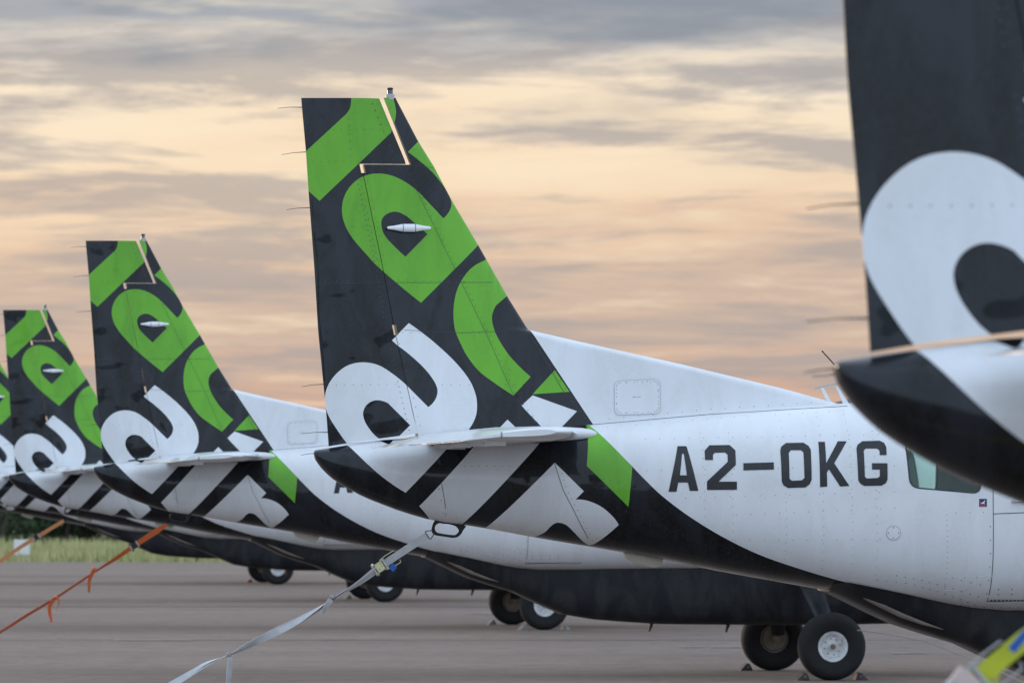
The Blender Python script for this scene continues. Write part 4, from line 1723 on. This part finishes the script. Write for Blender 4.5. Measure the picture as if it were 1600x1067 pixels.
worn = principled('worn_marking', (0.34, 0.30, 0.26), 0.8, noise=(3, 0.9, (0.19, 0.15, 0.13)))
for (xa, xb, yy, ww) in ((730, 800, 958.5, 0.9), (1065, 1102, 1010.5, 0.55), (1110, 1180, 1011, 0.55), (1392, 1450, 1020, 0.5), (180, 300, 1000, 0.5)):
    Yg = CAM_H * FPX / (yy - HORIZON)
    wavy_strip('worn_marking', Yg, (xa - 800) / FPX * Yg, (xb - 800) / FPX * Yg, ww * 0.6, 0.008, worn, 0.08, 0.12)

# ------------------------------------------------------------------ the row of planes
plane = make_plane()
ROW = [
    # tip px, distance, label
    (493, 38.6, 'sharply focused plane with large black registration letters, green and white lettering on its charcoal tail'),
    (148, 60.2, 'blurred plane directly behind the sharp one, its tail above the bright orange strap'),
    (15, 82.6, 'plane whose small blurred tail stands near the left edge, above the faded orange strap'),
    (-60, 104.0, 'plane whose tail shows only as a green sliver cut by the left edge'),
    (-118, 124.5, 'farthest plane of the row, showing only its dark belly and smallest wheels'),
    (1300, 16.1, 'nearest plane, a large blurred charcoal tail cut off by the right edge'),
]
planes = []
for i, (px, Y, lab) in enumerate(ROW):
    p = plane if i == 0 else copy_tree(plane)
    p.location = origin_for(px, Y)
    p.rotation_euler = (0, 0, YAW)
    tag(p, lab, 'plane', PLANE_GROUP)
    planes.append(p)
# the nearest one sits nose-heavy on its mains: pitched half a degree about the wheels, tail 7 cm up
_p = planes[5]
_a = R(0.53)
_piv = Vector((7.57, 0, 0))
_m = Matrix.Translation(_p.location) @ Matrix.Rotation(YAW, 4, 'Z') @ Matrix.Translation(_piv) @ Matrix.Rotation(_a, 4, 'Y') @ Matrix.Translation(-_piv)
_p.location = _m.translation
_p.rotation_euler = _m.to_euler()
for ch in planes[1].children:
    if ch.name.startswith('registration_letter'):
        ch.location.x += 0.14
        ch.location.y -= 0.021


# ------------------------------------------------------------------ straps
def ribbon(pts, width, twist, mat, name, parent, thick=0.003, sub=6, wtab=None, face=Vector((0, -1, 0))):
    """woven band along a 3-D polyline; twist in radians per control point"""
    P, TW, Wd = [], [], []
    for i in range(len(pts) - 1):
        p0, p1 = pts[max(i - 1, 0)], pts[i]
        p2, p3 = pts[i + 1], pts[min(i + 2, len(pts) - 1)]
        for k in range(sub):
            t = k / sub
            P.append(0.5 * ((2 * p1) + (p2 - p0) * t + (2 * p0 - 5 * p1 + 4 * p2 - p3) * t * t + (3 * p1 - p0 - 3 * p2 + p3) * t ** 3))
            TW.append(twist[i] + (twist[i + 1] - twist[i]) * t)
            Wd.append(width if wtab is None else wtab[i] + (wtab[i + 1] - wtab[i]) * t)
    P.append(pts[-1])
    TW.append(twist[-1])
    Wd.append(width if wtab is None else wtab[-1])
    V, F, UV = [], [], []
    L = 0
    for i, p in enumerate(P):
        t = (P[min(i + 1, len(P) - 1)] - P[max(i - 1, 0)]).normalized()
        if i:
            L += (P[i] - P[i - 1]).length
        nrm = (face - t * face.dot(t)).normalized()
        sd_ = t.cross(nrm)
        ca, sa = math.cos(TW[i]), math.sin(TW[i])
        w = sd_ * ca + nrm * sa
        h = nrm * ca - sd_ * sa
        w *= Wd[i] / 2
        h *= thick / 2
        V += [p - w - h, p + w - h, p + w + h, p - w + h]
        UV.append(L)
    m = len(P)
    uvl = []
    for i in range(m - 1):
        a, b_ = i * 4, (i + 1) * 4
        for k in range(4):
            F.append((a + k, a + (k + 1) % 4, b_ + (k + 1) % 4, b_ + k))
            v0, v1 = ((0, 5), (5, 5), (5, 0), (0, 0))[k]
            uvl += [(UV[i], v0), (UV[i], v1), (UV[i + 1], v1), (UV[i + 1], v0)]
    F.append((3, 2, 1, 0))
    uvl += [(0, 0)] * 4
    e = (m - 1) * 4
    F.append((e, e + 1, e + 2, e + 3))
    uvl += [(0, 0)] * 4
    me = mesh_from(name, V, F, [mat], True)
    uv = me.uv_layers.new(name='UVMap')
    for i, q in enumerate(uvl):
        uv.data[i].uv = q
    me.set_sharp_from_angle(angle=R(40))
    return link(name, me, parent)


def local_frame(a, b_):
    t = (b_ - a).normalized()
    n_ = Vector((0, -1, 0))
    n_ = (n_ - t * n_.dot(t)).normalized()
    s_ = n_.cross(t)
    return t, n_, s_          # along, toward the viewer, across


def ratchet(parent, c, t, n_, s_, metal, tagmat=None, k=1.0):
    """ratchet buckle: two cheek plates, spool, handle frame, release bar"""
    M3 = Matrix((t, s_, n_)).transposed()
    mb = MB()
    for sg in (-1, 1):
        mb.box(c + s_ * sg * 0.031 * k, (0.10 * k, 0.004 * k, 0.030 * k), M3)
        mb.tube([c + s_ * sg * 0.037 * k - t * 0.045 * k, c + s_ * sg * 0.037 * k - t * 0.03 * k], 0.010 * k, 8)
    b_ = mb.build('ratchet_body', [metal], parent, bevel=0.0)
    mb = MB()
    mb.box(c + n_ * 0.016 * k - t * 0.002 * k, (0.052 * k, 0.056 * k, 0.003 * k), M3)
    pl = mb.build('ratchet_plate', [metal], parent)
    mb = MB()
    for x, y in ((-0.012, -0.012), (0.014, -0.004), (0.012, 0.016)):
        q = c + n_ * 0.0182 * k + t * x * k + s_ * y * k
        mb.tube([q - n_ * 0.001, q + n_ * 0.001], 0.0035 * k, 8)
    mb.build('rivet_hole', [BLACKM], pl)
    mb = MB()
    for q in (-0.045, 0.036):
        mb.tube([c - s_ * 0.042 * k + t * q * k, c + s_ * 0.042 * k + t * q * k], 0.009 * k, 10)
    mb.build('ratchet_spool', [METAL], b_, smooth=True)
    mb = MB()
    h = c + t * 0.02 * k + n_ * 0.01 * k
    p = [h + s_ * 0.038 * k, h + s_ * 0.042 * k + t * 0.05 * k + n_ * 0.02 * k, h + s_ * 0.040 * k + t * 0.115 * k + n_ * 0.03 * k, h + s_ * 0.030 * k + t * 0.118 * k + n_ * 0.03 * k]
    mb.tube(p, 0.0032 * k, 6)
    p = [h - s_ * 0.038 * k, h - s_ * 0.052 * k + t * 0.05 * k + n_ * 0.02 * k, h - s_ * 0.052 * k + t * 0.115 * k + n_ * 0.03 * k, h - s_ * 0.034 * k + t * 0.118 * k + n_ * 0.03 * k]
    mb.tube(p, 0.0032 * k, 6)
    mb.build('ratchet_handle', [metal], b_, smooth=True)
    if tagmat:
        mb = MB()
        mb.box(c + t * 0.070 * k - s_ * 0.052 * k + n_ * 0.034 * k, (0.042 * k, 0.042 * k, 0.003 * k), M3 @ Matrix.Rotation(R(12), 3, 'Z'))
        mb.build('strap_tag', [tagmat], parent)


STRAP_GROUP = 'ratchet straps tying down the plane tails'


def strap(pxpts, Y, mat, metal, label, ratchet_i, twist, width, tails, Y1=None, tagmat=None, wtab=None, rk=1.0, knots=(), second=False):
    n_ = len(pxpts)
    pts = [at(x, y, Y + ((Y1 - Y) * i / (n_ - 1) if Y1 else 0)) for i, (x, y) in enumerate(pxpts)]
    # the last point goes on to the ground
    d = (pts[-1] - pts[-2])
    g = pts[-1] + d * ((pts[-1].z - 0.0) / max(1e-3, -d.z))
    base = Vector((g.x, g.y, 0))
    E = empty('tie_down_strap', base, 0, label, 'strap', STRAP_GROUP)
    loc = [p - base for p in pts] + [Vector((0, 0, 0.02))]
    tw = twist + [twist[-1]]
    ww = (wtab + [wtab[-1]]) if wtab else None
    ribbon(loc[:ratchet_i + 1], width, tw[:ratchet_i + 1], mat, 'webbing', E, wtab=ww[:ratchet_i + 1] if ww else None)
    ribbon(loc[ratchet_i:], width, tw[ratchet_i:], mat, 'webbing', E, wtab=ww[ratchet_i:] if ww else None, sub=10)
    if second:
        rj = [p + Vector((0, 0.006, 0.012 * math.sin(2.1 * i))) for i, p in enumerate(loc[ratchet_i:])]
        ribbon(rj, width, [a * 0.8 + 0.9 for a in tw[ratchet_i:]], mat, 'webbing', E, wtab=[w_ * 0.9 for w_ in ww[ratchet_i:]], sub=10)
    t, nn, ss = local_frame(loc[ratchet_i], loc[ratchet_i - 1])
    ratchet(E, loc[ratchet_i], t, nn, ss, metal, tagmat, rk)
    # ground ring
    mb = MB()
    ring = [Vector((math.cos(a) * 0.035, 0, math.sin(a) * 0.035 + 0.02)) for a in np.linspace(0, 2 * math.pi, 13)]
    mb.tube(ring, 0.006, 6, cap=False)
    mb.build('ground_ring', [METAL], E, smooth=True)
    # D ring at the top
    mb = MB()
    t0 = (loc[0] - loc[1]).normalized()
    _, _, s0 = local_frame(loc[1], loc[0])
    a, b_, c_ = loc[0] + s0 * 0.03, loc[0] - s0 * 0.03, loc[0] + t0 * 0.055
    mb.tube([a, b_, b_ + t0 * 0.01, c_ - s0 * 0.008, c_ + s0 * 0.008, a + t0 * 0.01, a], 0.0035, 6)
    mb.build('hook', [BLACKM], E, smooth=True)
    for tl in tails:
        pz = [at(x, y, Y - 0.03) - base for x, y in tl[0]]
        ribbon(pz, tl[1], [tl[2] + 0.4 * i for i in range(len(pz))], mat, 'strap_end', E, wtab=tl[3] if len(tl) > 3 else None)
    for kx, ky, kr in knots:
        c0 = at(kx, ky, Y - 0.01) - base
        mb = MB()
        rng = []
        for a in np.linspace(0, 2 * math.pi * 1.6, 16):
            rng.append(c0 + t * 0.012 * (a / 10 - 0.5) + (nn * math.cos(a) + ss * math.sin(a)) * kr)
        mb.tube(rng, kr * 0.75, 7, flat=0.5)
        mb.build('knot', [KNOT_GREY if mat == W_GREY else mat], E, smooth=True)
    return E


strap([(668, 836.5), (630, 861), (594, 885), (560, 911), (520, 935), (470, 967), (430, 988), (390, 1006), (358, 1023), (318, 1040), (270, 1068), (170, 1122)], 38.55, W_GREY, ZINC,
      'grey webbing strap with a brass coloured ratchet and blue tab on the sharp plane\'s tail', 2,
      [0.0, 0.05, 0.1, 0.9, 1.35, 2.4, 3.1, 3.9, 4.4, 5.3, 5.9, 7.0], 0.050,
      [([(517, 936), (510, 947), (504, 957)], 0.038, 0.2), ([(360, 1026), (358.5, 1045), (356, 1075)], 0.05, 0.5, [0.022, 0.055, 0.062])],
      tagmat=BLUE, wtab=[0.050, 0.05, 0.05, 0.048, 0.034, 0.050, 0.05, 0.045, 0.03, 0.05, 0.05, 0.05], knots=[(521, 933, 0.014), (358, 1022, 0.014)], second=True)
strap([(262, 819), (245, 829), (210, 852), (178, 874), (148, 893), (88, 933), (40, 962), (-6, 991), (-90, 1040)], 60.15, W_ORANGE, BLACKM,
      'bright orange strap with a black ratchet and two orange loops hanging from it', 2,
      [0.1, 0.2, 0.2, 0.8, 1.1, 1.0, 0.9, 1.0, 1.0], 0.050,
      [([(148, 888), (140, 905), (139, 925)], 0.045, 0.3), ([(84, 935), (77, 950), (81, 972)], 0.045, 0.3), ([(90, 932), (92, 942), (86, 955), (82, 958)], 0.04, 0.9)],
      wtab=[0.02, 0.062, 0.05, 0.05, 0.04, 0.045, 0.045, 0.045, 0.045], rk=1.0, knots=[(148, 889, 0.02), (88, 933, 0.018)])
strap([(100, 813), (80, 825), (57, 839), (28, 857), (-4, 879), (-50, 905)], 82.5, W_FADED, BLACKM,
      'faded orange strap with a black ratchet, crossing in front of the small white marker board', 2,
      [0.0, 0.0, 0.1, 0.1, 0.1, 0.1], 0.055, [], rk=1.1)
strap([(1745, 900), (1668, 950), (1600, 1000), (1538, 1051), (1515, 1070), (1400, 1160)], 15.0, W_YELLOW, METAL,
      'blurred yellow strap with a blue tab in the bottom right corner', 4,
      [0.0, 0.0, 0.05, 0.1, 0.1, 0.1], 0.052, [([(1560, 1050), (1556, 1064), (1548, 1080)], 0.008, 0.3)], tagmat=None)
# blue tab woven to the yellow strap
ystrap = [o for o in bpy.data.objects if o.get('label', '').startswith('blurred yellow')][0]
a0, b0 = at(1606, 985, 14.95) - ystrap.location, at(1580, 1016, 14.95) - ystrap.location
ribbon([a0, a0.lerp(b0, 0.5), b0], 0.022, [0, 0, 0], BLUE, 'strap_tag', ystrap)
# end fitting of the yellow strap
mb = MB()
mb.box(at(1509, 1064, 14.94) - ystrap.location, (0.075, 0.03, 0.05), Matrix.Rotation(R(38), 3, 'Y'))
mb.build('end_fitting', [principled('pale_worn_metal', (0.62, 0.5, 0.46), 0.5)], ystrap, bevel=0.006)

# ------------------------------------------------------------------ rope lying slack across the apron
rp = [at(1340, 984, 58), at(1380, 989, 57.2), at(1445, 1001, 56.3), at(1525, 1032, 55), at(1600, 1066, 54), at(1660, 1092, 53.6)]
g0 = Vector((rp[0].x, rp[0].y, 0))
mb = MB()
mb.tube([p - g0 for p in rp], 0.006, 6)
ro = mb.build('mooring_rope', [ROPE])
ro.location = g0
tag(ro, 'thin slack rope sagging to the ground right of the white rimmed wheels', 'rope')


# ------------------------------------------------------------------ wheel chocks
def chock(Yp, base, rz, mat, label, k=1.0):
    E = empty('wheel_chock', base, rz, label, 'chock', 'wheel chocks on the apron')
    mb = MB()
    mb.prism([(-0.11 * k, 0), (0.10 * k, 0), (0.085 * k, 0.02 * k), (-0.005 * k, 0.115 * k), (-0.035 * k, 0.125 * k), (-0.06 * k, 0.115 * k), (-0.11 * k, 0.02 * k)], (0, 0.24 * k, 0), (0, -0.12 * k, 0.0), (1, 0, 0), (0, 0, 1))
    mb.build('wedge', [mat], E, bevel=0.006)
    mb = MB()
    mb.tube([(-0.02, -0.125 * k, 0.06 * k), (-0.02, -0.15 * k, 0.06 * k)], 0.012, 8)
    mb.tube([(-0.02, 0.12 * k, 0.06 * k), (-0.02, 0.15 * k, 0.06 * k)], 0.012, 8)
    mb.build('rope_end', [BRAKE], E)
    return E


CH_BLACK = principled('black_chock', (0.02, 0.02, 0.021), 0.6, noise=(8, 0.6, (0.08, 0.07, 0.06)))
CH_WORN = principled('worn_chock', (0.13, 0.13, 0.12), 0.6, noise=(8, 0.6, (0.5, 0.48, 0.42)))
CH_ORANGE = principled('orange_chock', (0.40, 0.10, 0.02), 0.6)


def wheel_world(pl, s):
    m = Matrix.Translation(pl.location) @ Matrix.Rotation(YAW, 4, 'Z')
    return m @ Vector((7.595, s * 1.70, 0))


def put_chock(pl, s, side, mat, label, k=0.66):
    w = wheel_world(pl, s)
    d = Vector((math.cos(YAW), math.sin(YAW), 0)) * side
    e = chock(None, w + d * 0.315, YAW + (math.pi if side < 0 else 0), mat, label, k)
    return e


put_chock(planes[1], -1, -1, CH_BLACK, 'black chock on the tail side of the large near wheel')
put_chock(planes[1], -1, 1, CH_BLACK, 'black chock on the right of the large near wheel')
put_chock(planes[1], 1, -1, CH_BLACK, 'black chock left of the far wheel beside the largest near wheel')
put_chock(planes[2], -1, -1, CH_WORN, 'pale chock between the two wheels under the middle of the picture', 0.62)
put_chock(planes[2], -1, 1, CH_WORN, 'pale chock right of the wheel under the middle of the picture', 0.62)
put_chock(planes[2], 1, -1, CH_WORN, 'pale chock left of the far wheel under the middle of the picture', 0.62)
put_chock(planes[3], 1, -1, CH_WORN, 'pale chock beside the wheels just below the grey strap\'s knot')
put_chock(planes[4], 1, -1, CH_ORANGE, 'small orange chock left of the smallest wheels')

# ------------------------------------------------------------------ marker board on the verge
bp_ = at(34, 869, 168)
E = empty('marker_board', Vector((bp_.x, bp_.y, 0)), 0, 'small blank white marker board standing in the grass verge at far left', 'sign')
mb = MB()
mb.box((0, 0, 0.42), (0.46, 0.12, 0.44))
mb.build('board', [principled('board_white', (0.70, 0.70, 0.70), 0.6)], E, bevel=0.01)
mb = MB()
for x in (-0.15, 0.15):
    mb.box((x, 0, 0.10), (0.04, 0.04, 0.22))
mb.build('post', [METAL], E)

# ------------------------------------------------------------------ grass verge: clumps of blades
grass_m = principled('verge_grass', (0.50, 0.46, 0.22), 0.9, noise=(0.22, 0.9, (0.20, 0.24, 0.08)))
rng = np.random.default_rng(5)
NB = 42000
gx = rng.uniform(-46, 34, NB)
gy = 166 + rng.random(NB) ** 1.15 * 60
hgt = rng.uniform(0.12, 0.42, NB) * (0.6 + 0.7 * (np.sin(gx * 0.9) * np.sin(gy * 0.31 + gx * 0.2) * 0.5 + 0.5))
ang = rng.uniform(0, math.pi, NB)
w_ = rng.uniform(0.02, 0.055, NB)
lx, ly = rng.uniform(-0.12, 0.12, NB), rng.uniform(-0.12, 0.12, NB)
V = np.zeros((NB, 3, 3))
V[:, 0] = np.stack([gx - np.cos(ang) * w_, gy - np.sin(ang) * w_, np.full(NB, -0.06)], 1)
V[:, 1] = np.stack([gx + np.cos(ang) * w_, gy + np.sin(ang) * w_, np.full(NB, -0.06)], 1)
V[:, 2] = np.stack([gx + lx, gy + ly, hgt], 1)
me = bpy.data.meshes.new('grass')
me.vertices.add(NB * 3)
me.vertices.foreach_set('co', V.reshape(-1))
me.loops.add(NB * 3)
me.loops.foreach_set('vertex_index', np.arange(NB * 3))
me.polygons.add(NB)
me.polygons.foreach_set('loop_start', np.arange(NB) * 3)
me.polygons.foreach_set('loop_total', np.full(NB, 3))
me.materials.append(grass_m)
me.update(calc_edges=True)
tag(link('grass', me), kind='stuff')

# ------------------------------------------------------------------ bushveld trees behind the verge
leaf_mats = [principled('leaf_dark', (0.020, 0.040, 0.014), 0.7, noise=(0.8, 0.7, (0.035, 0.06, 0.02))),
             principled('leaf_mid', (0.035, 0.065, 0.020), 0.7, noise=(0.8, 0.7, (0.06, 0.09, 0.03)))]
bark = principled('bark', (0.08, 0.065, 0.05), 0.9)


def crown_mesh(seed, w, h, nleaf=3800):
    rg = np.random.default_rng(seed)
    blobs = [(rg.uniform(-w * 0.36, w * 0.36), rg.uniform(-w * 0.36, w * 0.36), rg.uniform(0.10 * h, 0.80 * h), rg.uniform(0.16, 0.28) * w) for _ in range(18)]
    V = []
    for i in range(nleaf):
        bx_, by_, bz_, br_ = blobs[rg.integers(len(blobs))]
        d = rg.normal(size=3)
        d /= np.linalg.norm(d)
        r = br_ * rg.uniform(0.6, 1.08)
        c = np.array([bx_, by_, bz_]) + d * r * np.array([1, 1, 0.7])
        a, b2 = rg.normal(size=3), rg.normal(size=3)
        s = rg.uniform(0.05, 0.13)
        V += [c + a * s, c + b2 * s, c - a * s * 0.6 + b2 * s * 0.3]
    F = [(3 * i, 3 * i + 1, 3 * i + 2) for i in range(nleaf)]
    return [tuple(v) for v in V], F


protos = []
for k, (w, h) in enumerate(((5.0, 4.2), (6.0, 4.8), (4.2, 3.6))):
    V, F = crown_mesh(30 + k, w, h)
    cm = mesh_from('crown', V, F, [leaf_mats[k % 2]], False)
    mb = MB()
    for q in range(3):
        ex = Vector((random.uniform(-1, 1), random.uniform(-1, 1), 0)) * w * 0.25
        mb.tube([(0.1 * q - 0.1, 0, -0.1), Vector((0.1 * q - 0.1, 0, h * 0.25)) + ex * 0.4, Vector((0, 0, h * 0.62)) + ex], [0.11, 0.08, 0.03], 7)
    ob = mb.build('trunk', [bark], None, smooth=True)
    tm = ob.data
    bpy.data.objects.remove(ob)
    protos.append((cm, tm))
xs_t = [-38, -33.5, -30, -27, -24.3, -21.8, -19.2, -16.6, -13.8, -10.6, -7.2, -3.0, 1.4, 6, 11, 16, 21, 26]
tree_labels = {}
for i, x in enumerate(xs_t):
    for row in (0, 1):
        cm, tm = protos[(i * 2 + row) % 3]
        E = empty('bush_tree', (x + row * 2.1 + random.uniform(-0.6, 0.6), 236 + row * 9 + random.uniform(-2, 2), -0.06), random.uniform(0, 6.28),
                  'dark green bushy tree in the blurred tree line beyond the grass verge', 'tree', 'trees beyond the grass verge')
        sc_ = random.uniform(0.8, 1.05)
        E.scale = (sc_, sc_, sc_ * random.uniform(0.8, 1.0))
        link('crown', cm, E)
        link('trunk', tm, E)
